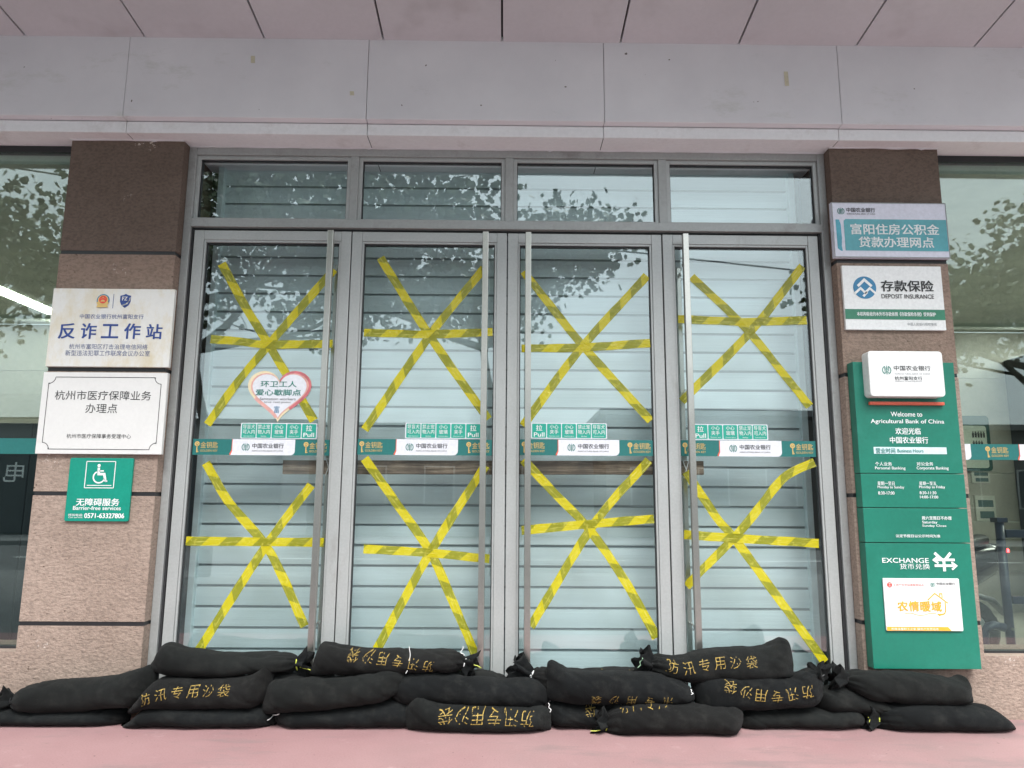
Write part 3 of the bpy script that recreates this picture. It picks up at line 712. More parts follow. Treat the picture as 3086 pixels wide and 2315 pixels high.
obj('meeting_seal', MB().box(-0.911, -0.907, 0.012, 0.040, 0.02, 2.66).box(0.002, 0.007, 0.012, 0.040, 0.02, 2.66).box(0.912, 0.917, 0.012, 0.040, 0.02, 2.66), M['dark'], bank)
# roller shutter behind the doors
sh = MB()
zj = [1.206 - 0.007 + 0.1172*k for k in range(-10, 20)]
for z in zj:
    t = z + 0.1172
    n = 5
    prof = []
    for q in range(n+1):
        u = q/n
        prof.append((0.300 - 0.002*math.sin(math.pi*u), z+0.011 + (0.1172-0.011-0.003)*u))
    prof = [(0.312, z-0.003), (0.312, z+0.0105)] + prof + [(0.312, t-0.003)]
    b = len(sh.v)
    for (y, zz) in prof: sh.v += [(-1.800, y, zz), (1.800, y, zz)]
    for q in range(len(prof)-1): sh.f.append((b+2*q, b+2*q+1, b+2*q+3, b+2*q+2))
so = obj('roller_shutter', sh, M['shutter'], bank)
so.data.materials.append(M['hinge'])
for k, pg in enumerate(so.data.polygons): pg.material_index = 1 if k % 8 in (0, 1, 7) else 0
obj('shutter_guide', MB().box(-1.826, -1.790, 0.262, 0.34, 0.0, 3.3), M['shutter'], so, bevel=0.003)
obj('shutter_guide', MB().box(1.788, 1.826, 0.262, 0.34, 0.0, 3.3), M['shutter'], so, bevel=0.003)
obj('door_reveal', MB().box(-1.96, -1.900, 0.0602, 0.60, 0.0, 3.186).box(1.903, 1.96, 0.0602, 0.60, 0.0, 3.186).box(-1.90, 1.90, 0.345, 0.40, 0.0, 3.186).box(-1.90, 1.90, 0.0602, 0.345, 3.19, 3.2) , M['reveal'], bank)
obj('door_sill', MB().box(-1.899, 1.901, -0.02, 0.34, 0.0, 0.011), M['frame_b'], bank)

# shop windows and the banking hall behind them
tilem = surf('beige_stone_tile', (0.33, 0.315, 0.275), 0.35, 0, 0.12, 1.2, 0.05, 30.0)
hallc = surf('pale_hall_ceiling', (0.70, 0.72, 0.68), 0.6)
hallf = surf('glossy_beige_floor', (0.42, 0.40, 0.34), 0.25, 0, 0.1, 1.0)
darkp = surf('dark_navy_panel', (0.014, 0.019, 0.026), 0.3)
lamp_fill = emit('hall_light_and_fill', (1.0, 1.0, 0.88), 6.0)
fill_r = emit('added_hall_fill', (1.0, 1.0, 0.90), 11.0)
for sgn in (-1, 1):
    xa, xb = (-9.0, -2.5535) if sgn < 0 else (2.5465, 9.0)
    fm = MB().box(xa, xb, 0.0, 0.05, 3.150, 3.186).box(xa, xb, 0.0, 0.05, 0.3185, 0.3295)
    wo = obj('shop_window', fm, M['dark'], bank)
    obj('pane', MB().box(xa, xb, 0.012, 0.020, 0.330, 3.1495), M['wglass'], wo)
    obj('hall_floor', MB().box(xa, xb, 0.26, 4.0, -0.02, 0.0), hallf, bank)
    obj('hall_ceiling', MB().box(xa, xb, 0.06, 4.0, 3.10, 3.16), hallc, bank)
    wl = MB()
    for k in range(7):
        for j in range(8):
            x0 = xa + (xb-xa)*j/8; z0 = -0.02+0.523*k - 0.09
            if z0 > 3.0: continue
            wl.box(x0+.002, x0+(xb-xa)/8-.002, 3.85+random.uniform(0, .001), 3.95, max(0.0, z0)+.002, min(3.098, z0+0.523)-.002)
    obj('hall_back_wall', wl, tilem, bank)
    obj('hall_cornice', MB().box(xa, xb, 3.72, 3.849, 3.03, 3.06), hallc, bank)
    obj('hall_side_wall', MB().box(xa-.1 if sgn < 0 else xb, xa if sgn < 0 else xb+.1, 0.25, 3.95, 0, 3.1), tilem, bank)
    obj('hall_side_wall', MB().box(-2.5-.04, -2.46, 0.41, 3.95, 0, 3.1) if sgn < 0 else MB().box(2.46, 2.50, 0.41, 3.95, 0, 3.1), tilem, bank)
    if sgn < 0:
        lm = MB().add([(-4.98,2.6,3.094),(-4.80,2.6,3.094),(-4.80,3.64,3.094),(-4.98,3.64,3.094)], [(3,2,1,0)])
        obj('ceiling_and_fill_light', MB().box(-7.4, -6.2, 1.0, 1.5, 3.085, 3.095), lamp_fill, bank)  # this panel and the next are added out of view to brighten the hall
        obj('ceiling_and_fill_light', MB().box(-7.2, -6.0, 2.4, 2.9, 3.085, 3.095), lamp_fill, bank)
    else:
        lm = MB().box(5.55, 5.80, 3.1, 3.25, 3.085, 3.095)
        obj('ceiling_and_fill_light', MB().box(5.2, 6.4, 0.8, 1.3, 3.085, 3.095), fill_r, bank)  # two glowing panels added outside the view, to lift the right hall
        obj('ceiling_and_fill_light', MB().box(5.6, 6.8, 2.1, 2.6, 3.085, 3.095), fill_r, bank)
    obj('ceiling_and_fill_light', lm, lamp_fill, bank)

# ------------------------------------------------------------------ lettering and marks
TCACHE = {}
def glyphs(s, bold=0.0):
    key = (s, bold)
    if key in TCACHE: return TCACHE[key]
    cu = bpy.data.curves.new('t', 'FONT')
    cu.body = s; cu.size = 1.0; cu.offset = min(0.0, bold); cu.resolution_u = 3
    o = bpy.data.objects.new('t', cu)
    COL.objects.link(o)
    dg = bpy.context.evaluated_depsgraph_get()
    me = bpy.data.meshes.new_from_object(o.evaluated_get(dg))
    v = [(p.co.x, p.co.y) for p in me.vertices]
    f = [tuple(q.vertices) for q in me.polygons]
    bpy.data.objects.remove(o); bpy.data.curves.remove(cu); bpy.data.meshes.remove(me)
    x0, x1 = min(p[0] for p in v), max(p[0] for p in v)
    y0, y1 = min(p[1] for p in v), max(p[1] for p in v)
    v = [((x-x0)/(x1-x0)-0.5, (y-y0)/(y1-y0)-0.5) for x, y in v]
    TCACHE[key] = (v, f, (x1-x0)/(y1-y0))
    return TCACHE[key]

def lettering(s, box, y, mat, parent, bold=0.0, name='lettering'):
    v, f, asp = glyphs(s)
    cx, czz, w, h = box
    mb = MB()
    k = bold*h*1.1
    offs = [(0, 0)] if bold <= 0 else [(-k, -k*.5), (k, k*.5), (-k, k*.5), (k, -k*.5), (0, 0)]
    for i, (ox, oz) in enumerate(offs):
        mb.add([(cx+px*(w-2*max(0, k))+ox, y-.00008*i, czz+pz*(h-max(0, k))+oz) for px, pz in v], f)
    return obj(name, mb, M[mat], parent)

def rrect(cx, czz, w, h, r, n=5):
    pts = []
    for sx_, sz_, a0 in ((1, 1, 0), (-1, 1, 90), (-1, -1, 180), (1, -1, 270)):
        for k in range(n+1):
            a = R(a0+90*k/n)
            pts.append((cx+sx_*(w/2-r)+r*math.cos(a), czz+sz_*(h/2-r)+r*math.sin(a)))
    return pts

def disc(cx, czz, r, n=28): return [(cx+r*math.cos(2*math.pi*k/n), czz+r*math.sin(2*math.pi*k/n)) for k in range(n)]

def stroke(mb, pts, w, y):
    """flat band along a polyline, mitred"""
    L_, R_ = [], []
    for i, p in enumerate(pts):
        a = Vector(pts[max(i-1, 0)]); b = Vector(pts[min(i+1, len(pts)-1)])
        q = Vector(p)
        d1 = (q-a).normalized() if i else (b-q).normalized()
        d2 = (b-q).normalized() if i < len(pts)-1 else d1
        t = (d1+d2)
        t = t.normalized() if t.length > 1e-6 else d1
        nrm = Vector((-t.y, t.x))
        c = max(0.4, nrm.dot(Vector((-d1.y, d1.x))))
        L_.append(q+nrm*w/2/c); R_.append(q-nrm*w/2/c)
    for i in range(len(pts)-1):
        mb.flat([tuple(L_[i]), tuple(L_[i+1]), tuple(R_[i+1]), tuple(R_[i])], y)
    return mb

def arc(cx, czz, r, a0, a1, n=14): return [(cx+r*math.cos(R(a0+(a1-a0)*k/n)), czz+r*math.sin(R(a0+(a1-a0)*k/n))) for k in range(n+1)]

def wheat_logo(cx, czz, r, y, mat, parent):
    """ring open at top and foot round a stylised ear of grain"""
    mb = MB()
    stroke(mb, arc(cx, czz, r*.88, 112, 248), r*.17, y)
    stroke(mb, arc(cx, czz, r*.88, 68, -68), r*.17, y)
    stroke(mb, [(cx, czz+r*.95), (cx, czz-r*.95)], r*.13, y)
    for k, zz in enumerate((.45, .12, -.21)):
        for s in (-1, 1):
            stroke(mb, [(cx+s*r*.42, czz+r*(zz+.30)), (cx+s*r*.40, czz+r*(zz+.06)), (cx+s*r*.09, czz+r*(zz-.06))], r*.12, y)
    stroke(mb, [(cx-r*.5, czz-r*.42), (cx-r*.06, czz-r*.62)], r*.12, y)
    stroke(mb, [(cx+r*.5, czz-r*.42), (cx+r*.06, czz-r*.62)], r*.12, y)
    return obj('emblem', mb, M[mat], parent)

def plate(name, label, cat, cx, czz, w, h, yf, yb, mat, r=0.0, bevel=0.002):
    t = thing(name, label, cat, (cx, yb, czz-h/2))
    pts = rrect(cx, czz, w, h, r) if r else [(cx-w/2, czz-h/2), (cx+w/2, czz-h/2), (cx+w/2, czz+h/2), (cx-w/2, czz+h/2)]
    obj('panel', MB().prism(pts, yf, yb), M[mat], t, bevel=bevel)
    return t

Y = lambda yf, k=1: yf - 0.0012*k
# anti-fraud station plate
s = plate('sign_plate', 'stained ivory plate with navy characters and two crests, topmost on the left pillar', 'sign', -2.2075, 2.055, 0.680, 0.447, -0.105, -0.081, 'plate')
for q, bx, c_, b_ in TXT_FRAUD:
    if q == '工':                                   # one closed outline
        cx, cq, w, h = bx; a_, t_ = w/2, .0058
        obj('lettering', MB().flat([(cx-a_, cq-h/2), (cx+a_, cq-h/2), (cx+a_, cq-h/2+2*t_), (cx+t_, cq-h/2+2*t_), (cx+t_, cq+h/2-2*t_), (cx+a_*.88, cq+h/2-2*t_),
            (cx+a_*.88, cq+h/2), (cx-a_*.88, cq+h/2), (cx-a_*.88, cq+h/2-2*t_), (cx-t_, cq+h/2-2*t_), (cx-t_, cq-h/2+2*t_), (cx-a_, cq-h/2+2*t_)], Y(-.105)), M[c_], s)
        continue
    lettering(q, bx, Y(-0.105), c_, s, b_)
obj('divider', MB().flat([(-2.2085, 2.165), (-2.2055, 2.165), (-2.2055, 2.248), (-2.2085, 2.248)], Y(-.105)), M['ink_blue'], s)
ex, ez = -2.264, 2.2105
obj('emblem', MB().flat(disc(ex, ez, 0.036), Y(-.105)), M['ink_sky'], s)
obj('emblem', MB().flat(disc(ex, ez, 0.030), Y(-.105, 2)), M['ink_gold'], s)
obj('emblem', MB().flat(disc(ex, ez+.004, 0.0225), Y(-.105, 3)), M['ink_red'], s)
st = MB()
def star(mb, cx, czz, r, y): return mb.flat([(cx+(r if k % 2 == 0 else r*.42)*math.sin(math.pi*k/5), czz+(r if k % 2 == 0 else r*.42)*math.cos(math.pi*k/5)) for k in range(10)], y)
star(st, ex, ez+.015, .006, Y(-.105, 4))
for k in (-1, 1): star(st, ex+k*.011, ez+.011, .003, Y(-.105, 4))
st.flat([(ex-.013, ez-.008), (ex+.013, ez-.008), (ex+.010, ez-.002), (ex, ez+.003), (ex-.010, ez-.002)], Y(-.105, 4))
for k in (-1, 1):
    stroke(st, arc(ex, ez-.003, .031, 270, 270+k*75), .010, Y(-.105, 4))
st.flat([(ex-.034, ez-.041), (ex+.034, ez-.041), (ex+.026, ez-.028), (ex-.026, ez-.028)], Y(-.105, 5))
obj('emblem', st, M['ink_gold'], s)
hx, hz = -2.140, 2.2085
sd_ = [(hx-.030, hz+.030), (hx-.012, hz+.034), (hx, hz+.041), (hx+.012, hz+.034), (hx+.030, hz+.030), (hx+.030, hz-.004), (hx+.020, hz-.026), (hx, hz-.041), (hx-.020, hz-.026), (hx-.030, hz-.004)]
obj('emblem', MB().flat(sd_, Y(-.105)), M['ink_blue'], s)
lettering('FZ', (hx-.003, hz+.013, .030, .022), Y(-.105, 2), 'plate', s, .03)
wv = MB()
for k in range(3): stroke(wv, [(hx-.020+.006*k, hz-.028+.001*k), (hx+.006+.004*k, hz-.017), (hx+.027, hz+.006+.007*k)], .0032, Y(-.105, 2))
obj('emblem', wv, M['plate'], s)

# medical insurance plate
s = plate('sign_plate', 'ivory plate with a thin notched black border, below the plate with two crests', 'sign', -2.2095, 1.5745, 0.683, 0.450, -0.105, -0.081, 'ivory')
for q, bx, c_, b_ in TXT_MEDICAL: lettering(q, bx, Y(-0.105), c_, s, b_)
x0, x1, z0, z1, r = -2.517, -1.900, 1.375, 1.772, 0.036
bp = [(x0+r, z1), (x1-r, z1)] + [(x1+r*math.cos(R(a)), z1+r*math.sin(R(a))) for a in range(180, 271, 15)] + \
     [(x1, z0+r)] + [(x1+r*math.cos(R(a)), z0+r*math.sin(R(a))) for a in range(90, 181, 15)] + [(x0+r, z0)] + \
     [(x0+r*math.cos(R(a)), z0+r*math.sin(R(a))) for a in range(0, 91, 15)] + [(x0, z1-r)] + \
     [(x0+r*math.cos(R(a)), z1+r*math.sin(R(a))) for a in range(-90, 1, 15)]
obj('border', stroke(MB(), bp, 0.0032, Y(-.105)), M['ink_black'], s)

# wheelchair access sign
s = plate('access_sign', 'green square sign with a white wheelchair symbol on the left pillar', 'sign', -2.191, 1.1595, 0.343, 0.339, -0.095, -0.081, 'access', 0.010)
for q, bx, c_, b_ in TXT_ACCESS: lettering(q, bx, Y(-0.095), c_, s, b_)
wx, wz = -2.1925, 1.239
wm = MB(); yy = Y(-.095)
sq = [(wx-.078, wz-.071), (wx+.078, wz-.071), (wx+.078, wz+.071), (wx-.078, wz+.071), (wx-.078, wz-.071)]
for a, b in zip(sq[:-1], sq[1:]): stroke(wm, [a, b], .004, yy)
stroke(wm, [(wx-.066, wz-.058), (wx+.066, wz-.058)], .004, yy)
wm.flat(disc(wx-.010, wz+.049, .0085, 16), yy)
stroke(wm, [(wx-.010, wz+.038), (wx-.008, wz+.003), (wx+.022, wz+.003), (wx+.032, wz-.036)], .013, yy)
stroke(wm, [(wx-.010, wz+.020), (wx+.018, wz+.020)], .007, yy)
stroke(wm, [(wx+.030, wz-.036), (wx+.042, wz-.034)], .007, yy)
stroke(wm, arc(wx-.004, wz-.013, .031, 118, 345, 24), .0075, yy)
obj('wheelchair_symbol', wm, M['ink_white'], s)

# housing fund panel
s = plate('wall_sign', 'wide laminated teal and white panel with creased corners, topmost on the right pillar', 'sign', 2.212, 2.6685, 0.668, 0.334, -0.110, -0.082, 'lilac')
bd = MB(); x0, x1, z0, z1 = 1.878, 2.546, 2.5015, 2.8355
for a, b, c_, d in ((x0, x1, z1-.006, z1-.0005), (x0, x1, z0+.0005, z0+.006), (x0+.0005, x0+.006, z0+.007, z1-.007), (x1-.006, x1-.0005, z0+.007, z1-.007)): bd.flat([(a, c_), (b, c_), (b, d), (a, d)], Y(-.11))
obj('border', bd, M['ink_grey'], s)
obj('colour_field', MB().flat([(1.944, 2.543), (2.539, 2.543), (2.539, 2.733), (1.955, 2.733), (1.944, 2.722)], Y(-.11)), M['teal'], s)
obj('colour_wedge', MB().flat([(1.897, 2.730), (1.918, 2.730), (1.926, 2.70), (1.928, 2.62), (1.924, 2.57), (1.928, 2.541), (1.918, 2.541), (1.900, 2.556)], Y(-.11)), M['wedge'], s)
for q, bx, c_, b_ in TXT_FUND: lettering(q, bx, Y(-0.11, 2), c_, s, b_)
wheat_logo(1.9315, 2.7805, 0.0215, Y(-.11, 2), 'ink_green', s)
# deposit insurance plate
s = plate('sign_plate', 'white plate with a blue round mountain emblem and a green band, right pillar', 'sign', 2.2055, 2.2685, 0.570, 0.376, -0.100, -0.081, 'signwhite')
obj('green_band', MB().flat([(1.9212, 2.1415), (2.4898, 2.1395), (2.4898, 2.200), (1.9212, 2.200)], Y(-.1)), M['depgreen'], s)
for q, bx, c_, b_ in TXT_DEPOSIT: lettering(q, bx, Y(-0.1, 2), c_, s, b_)
dx, dz = 2.043, 2.3265
obj('emblem', MB().flat(disc(dx, dz, .066, 40), Y(-.1)), M['ink_sky'], s)
mm = MB()
stroke(mm, [(dx-.040, dz+.008), (dx, dz+.046), (dx+.040, dz+.008)], .015, Y(-.1, 2))
stroke(mm, [(dx-.060, dz-.036), (dx-.024, dz-.004), (dx+.000, dz-.030), (dx+.028, dz-.004), (dx+.060, dz-.034)], .013, Y(-.1, 2))
stroke(mm, [(dx-.012, dz-.052), (dx+.012, dz-.026)], .013, Y(-.1, 2))
obj('emblem', mm, M['signwhite'], s)

# green pylon sign
s = thing('pylon_sign', 'tall green box sign with opening hours and raised white nameplate, right pillar', 'sign', (2.20, -0.08, 0.266))
zz = [0.266, 0.906, 1.089, 1.272, 1.887]
for k in range(4):
    yf = (-0.150, -0.1535, -0.1535, -0.150)[k]
    obj('panel', MB().box(1.919, 2.481, yf, -0.0825, zz[k]+(.0018 if k else 0), zz[k+1]-.0018), M['green'], s, bevel=0.002)
for q, bx, c_, b_ in TXT_PYLON: lettering(q, bx, -0.1555 if .906 < bx[1] < 1.272 else -.1515, c_, s, b_)
obj('hours_strip', MB().flat([(2.001, 1.378), (2.399, 1.378), (2.399, 1.415), (2.001, 1.415)], Y(-.15)), M['palebox'], s)
for q, bx, c_, b_ in TXT_HOURS: lettering(q, bx, Y(-0.15, 3), c_, s, b_)
nb = obj('nameplate', MB().prism(rrect(2.176, 1.808, 0.408, 0.251, 0.020), -0.220, -0.146), M['signwhite'], s, bevel=0.006)
for q, bx, c_, b_ in TXT_BOX: lettering(q, bx, Y(-0.22), c_, nb, b_)
wheat_logo(2.0685, 1.8265, .026, Y(-.22), 'ink_green', nb)
obj('red_bar', MB().box(1.991, 2.400, -0.170, -0.149, 1.644, 1.661), M['redbar'], s, bevel=0.002)
yx, yz = 2.3345, 0.8065
ym = MB(); yq = -.1515
stroke(ym, [(yx-.050, yz+.048), (yx-.012, yz+.012), (yx-.004, yz+.012)], .015, yq)
stroke(ym, [(yx+.036, yz+.048), (yx+.004, yz+.012)], .015, yq)
stroke(ym, [(yx-.058, yz+.012), (yx+.055, yz+.012)], .013, yq-.0004)
stroke(ym, [(yx-.055, yz-.018), (yx+.058, yz-.018)], .013, yq-.0004)
stroke(ym, [(yx-.004, yz+.014), (yx-.004, yz-.047)], .015, yq-.0008)
stroke(ym, [(yx-.034, yz+.030), (yx-.058, yz+.011), (yx-.034, yz-.006)], .010, yq-.0012)
stroke(ym, [(yx+.036, yz+.000), (yx+.060, yz-.018), (yx+.036, yz-.038)], .010, yq-.0012)
obj('currency_symbol', ym, M['ink_white'], s)
# service-point card on the pylon
s = plate('service_card', 'small white card with orange characters and a house outline on the green pylon', 'sign', 2.196, 0.590, 0.403, 0.266, -0.160, -0.1512, 'signwhite', 0.006)
for q, bx, c_, b_ in TXT_CARD: lettering(q, bx, Y(-0.16, 2), c_, s, b_)
obj('orange_band', MB().flat([(1.997, 0.4585), (2.335, 0.4585), (2.318, 0.478), (1.997, 0.478)], Y(-.16)), M['ink_orange'], s)
obj('emblem', MB().flat(disc(2.0275, 0.6895, .0135, 20), Y(-.16)), M['ink_red'], s)
lettering('工', (2.0275, .6895, .015, .014), Y(-.16, 2), 'signwhite', s)
wheat_logo(2.255, .691, .0128, Y(-.16), 'ink_green', s)
hm = MB(); y2 = Y(-.16)
stroke(hm, [(2.222, 0.612), (2.262, 0.647), (2.328, 0.597)], .006, y2)
stroke(hm, [(2.288, .634), (2.288, .646), (2.300, .646), (2.300, .624)], .005, y2)
stroke(hm, [(2.313, .602), (2.313, .560), (2.306, .545), (2.275, .535)], .006, y2)
stroke(hm, [(2.268, .541), (2.30, .541)], .007, y2-.0004)
stroke(hm, [(2.09+.0144*k, .541+.006*math.sin(k*.75)) for k in range(13)], .0028, y2)
obj('house_outline', hm, M['ink_orange'], s)

# ------------------------------------------------------------------ stickers on the glass
ORD = ['leftmost door', 'second door from the left', 'third door from the left', 'rightmost door']
def key(mb, kx, kz, h, y):
    stroke(mb, arc(kx, kz+h*.28, h*.17, 0, 360, 16), h*.11, y)
    mb.flat(disc(kx, kz+h*.28, h*.08, 10), y-.0003)
    stroke(mb, [(kx, kz+h*.12), (kx, kz-h*.5)], h*.09, y)
    stroke(mb, [(kx, kz-h*.44), (kx+h*.16, kz-h*.44)], h*.08, y-.0003)
    stroke(mb, [(kx, kz-h*.30), (kx+h*.12, kz-h*.30)], h*.06, y-.0003)

def band(i, cx, czz, w, h, y, label, lay):
    t = thing('glass_band', label, 'sticker', (cx, y, czz-h/2), 'bank name bands along the glass')
    x0 = cx-w/2
    obj('film', MB().box(cx-w/2, cx+w/2, y-.0008, y-.0001, czz-h/2, czz+h/2), M['bandgreen'], t)
    for wa, wb in lay['white']:
        a, b = x0+wa*w, x0+wb*w
        r = .024
        if wa > -.5:
            obj('red_edge', MB().flat([(a-.012, czz-h/2)] + [(a-.012, czz-h/2)] + [(a+.008, czz-h/2), (a+.008, czz+h/2), (a-.004, czz+h/2), (a-.004, czz-h/2+.03), (a-.016, czz-h/2+.004)], y-.0016), M['redbar'], t)
        pts = [(a, czz+h/2)] + [(b, czz+h/2)] + [(b-r+r*math.cos(R(q)), czz-h/2+r+r*math.sin(R(q))) for q in range(0, -91, -15)]
        pts += [(a-.008, czz-h/2), (a, czz-h/2+.022)]
        obj('white_field', MB().flat(pts, y-.0022), M['film'], t)
    for lx in lay['logo']:
        wheat_logo(x0+lx*w, czz, .023, y-.0034, 'ink_green', t)
        lettering('中国农业银行', (x0+lx*w+.125, czz+.008, .176, .027), y-.0034, 'ink_black', t, .012)
        lettering('AGRICULTURAL BANK OF CHINA', (x0+lx*w+.123, czz-.0205, .174, .0075), y-.0034, 'ink_black', t)
    for kx in lay['key']:
        km = MB(); key(km, x0+kx*w, czz, .062, y-.0024)
        obj('key_symbol', km, M['ink_gold'], t)
        lettering('金钥匙', (x0+kx*w+.068, czz+.011, .098, .036), y-.0024, 'ink_gold', t)
        lettering('GOLDEN KEY', (x0+kx*w+.068, czz-.021, .098, .012), y-.0024, 'ink_gold', t)
for i, (cx, czz, w, h) in enumerate(BANDS):
    a, b = LEAF[i]
    cx, w = (a+b)/2, (b-a)-2*(.0725)
    band(i, cx, czz, w, .089, GY-.001, 'green and white bank name band with gold keys, '+ORD[i],
         dict(white=[(.291, .745)], logo=[.388], key=[.035, .825]))
band(0, -2.861, 1.398, 0.620, .087, 0.011, 'green and white bank name band on the left shop window beside the ivory plates', dict(white=[(-.6, .165)], logo=[], key=[.30]))
band(0, 2.95, 1.4035, 0.80, .089, 0.011, 'green and white bank name band on the right shop window beside the green pylon', dict(white=[(-.6, .105), (.453, 1.0)], logo=[.535], key=[.225]))

TL = ['导盲犬\n可入内', '禁止宠\n物入内', '小心\n玻璃', '小心\n夹手', '拉']
TE = ['Guide dogs allowed', 'No Pets', 'Caution glass', 'Mind your hand', 'Pull']
for i, (cx, czz, w, h) in enumerate(TILES):
    w, h = .430, .0885
    y = GY-.001
    order = [0, 1, 2, 3, 4] if i < 2 else [4, 3, 2, 1, 0]
    t = thing('notice_strip', 'strip of five green notice stickers with a pull sign, '+ORD[i], 'sticker', (cx, y, czz-h/2), 'green notice strips above the name bands')
    obj('film', MB().prism(rrect(cx, czz, w, h, .006), y-.0008, y-.0001), M['film'], t)
    for k, q in enumerate(order):
        tx = cx - w/2 + .0035 + (w-.007)*(k+.5)/5
        ti = obj('tile', MB().flat(rrect(tx, czz, w/5-.006, h-.009, .005), y-.0016), M['tile'], t)
        if q == 4:
            lettering('拉', (tx, czz+.016, .036, .034), y-.0026, 'ink_white', ti, .01)
            lettering('Pull', (tx, czz-.022, .060, .024), y-.0026, 'ink_white', ti, .02)
        else:
            a_, b_ = TL[q].split('\n')
            tw = .068 if len(a_) == 3 else .048
            lettering(a_, (tx, czz+.023, tw, .025), y-.0026, 'ink_white', ti, .004)
            lettering(b_, (tx, czz-.006, tw, .025), y-.0026, 'ink_white', ti, .004)
            lettering(TE[q], (tx, czz-.031, .056 if q != 1 else .03, .0075), y-.0026, 'ink_white', ti)

# heart sticker on the leftmost door
hx, hz, hw, hh = HEART
def heart(sc, oz=0.0, n=48):
    pts = []
    for k in range(n):
        t = 2*math.pi*k/n
        x = 16*math.sin(t)**3
        z = 13*math.cos(t)-5*math.cos(2*t)-2*math.cos(3*t)-math.cos(4*t)
        pts.append((hx + sc*x/32*hw, hz+oz + sc*((z+2.55)/29.0)*hh))
    return pts
s = thing('heart_sticker', 'heart shaped rest-point sticker with cream and rose rim on the leftmost door', 'sticker', (hx, GY, hz-hh/2))
yh = GY-.003
outer = heart(1.0)
lft = [p for p in outer if p[0] <= hx+1e-6]; rgt = [p for p in outer if p[0] >= hx-1e-6]
obj('rim', MB().prism(outer, yh-.0008, yh), M['cream'], s)
R0 = sorted([p for p in outer if p[0] > hx+.001 and p[1] > hz-hh*.30], key=lambda p: math.atan2(p[1]-hz+.02, p[0]-hx))
obj('rim', stroke(MB(), [(hx+(p[0]-hx)*.955, hz+(p[1]-hz)*.955) for p in R0], .016, yh-.0016), M['rose'], s)
L0 = sorted([p for p in outer if p[0] < hx-.004 and p[1] < hz+hh*.02], key=lambda p: p[1])
obj('rim', stroke(MB(), [(hx+(p[0]-hx)*.95, hz+(p[1]-hz)*.95) for p in L0], .016, yh-.0016), M['pinkrim'], s)
obj('rim', MB().flat(heart(.90, .002), yh-.0022), M['pinkrim'], s)
obj('face', MB().flat(heart(.85, .003), yh-.0028), M['film'], s)
for (q, bx, c_, b_) in (('环卫工人', (-1.2925, 1.762, .205, .036), 'ink_green', .015), ('爱心歇脚点', (-1.292, 1.7135, .258, .036), 'ink_green', .02), ('Sanitation workers', (-1.293, 1.6765, .204, .015), 'ink_black', .0), ('love rest point', (-1.293, 1.657, .150, .014), 'ink_black', .0), ('富', (-1.2955, 1.616, .030, .040), 'ink_sky', -.005)):
    lettering(q, bx, yh-.0040, c_, s, b_)

# ------------------------------------------------------------------ caution tape
def catmull(pts, n):
    P = [Vector(p) for p in pts]
    if len(P) == 2: P = [P[0], (P[0]+P[1])/2, P[1]]
    P = [2*P[0]-P[1]] + P + [2*P[-1]-P[-2]]
    out = []
    segs = len(P)-3
    for k in range(n+1):
        u = segs*k/n; i = min(int(u), segs-1); t = u-i
        a, b, c_, d = P[i], P[i+1], P[i+2], P[i+3]
        out.append(0.5*((2*b)+(-a+c_)*t+(2*a-5*b+4*c_-d)*t*t+(-a+3*b-3*c_+d)*t**3))
    return out
DIRN = ['sloping down rightwards', 'sloping up rightwards', 'running level']
for di, strips in enumerate(TAPES):
    for k, pts in enumerate(strips):
        half = 'upper' if di < 4 else 'lower'
        lab = 'yellow striped tape %s, %s glass of %s' % (DIRN[k], half, ORD[di % 4])
        a, b = LEAF[di % 4]
        lo, hi = a+.074, b-.074
        pl = catmull(pts, 64)
        if pl[0].x > pl[-1].x: pl = pl[::-1]
        c0 = pl[len(pl)//2]
        t = MB(); uv = []
        u = random.uniform(0, .15)
        rows = 4
        for i, p in enumerate(pl):
            if i: u += (p-pl[i-1]).length
            d = (pl[min(i+1, 64)]-pl[max(i-1, 0)]).normalized()
            nrm = Vector((-d.y, d.x))
            wob = .0016*noise.noise((p.x*14, p.y*14, di+k*3.1))
            hw_ = .0245*(1+.10*noise.noise((p.x*8+5, p.y*8, di*2+k)) - (.12*max(0, noise.noise((p.x*3, p.y*3, di+9.0*k)))))
            for r in range(rows+1):
                v = (r/rows-.5)*2*hw_
                ex_ = p + nrm*(v+wob) + d*(.004*noise.noise((v*90, di, k)) if i in (0, 64) else 0)
                y = GY - .0016 - .0011*k - .0022*abs(noise.noise((ex_.x*26, ex_.y*26, k*5.0+di))) - (.006*max(0, noise.noise((p.x*5, p.y*5, di+k*2.0))-.25) if abs(v) > .015 else 0)
                t.v.append((min(max(ex_.x, lo), hi), y, ex_.y))
                uv.append((u, v))
        for i in range(64):
            for r in range(rows):
                q = i*(rows+1)+r
                t.f.append((q, q+rows+1, q+rows+2, q+1))
        ob = obj('caution_tape', t, M['tape'], None, smooth=True, uv=uv)
        finish(ob, lab, 'tape', 'yellow tape strips on the door glass')

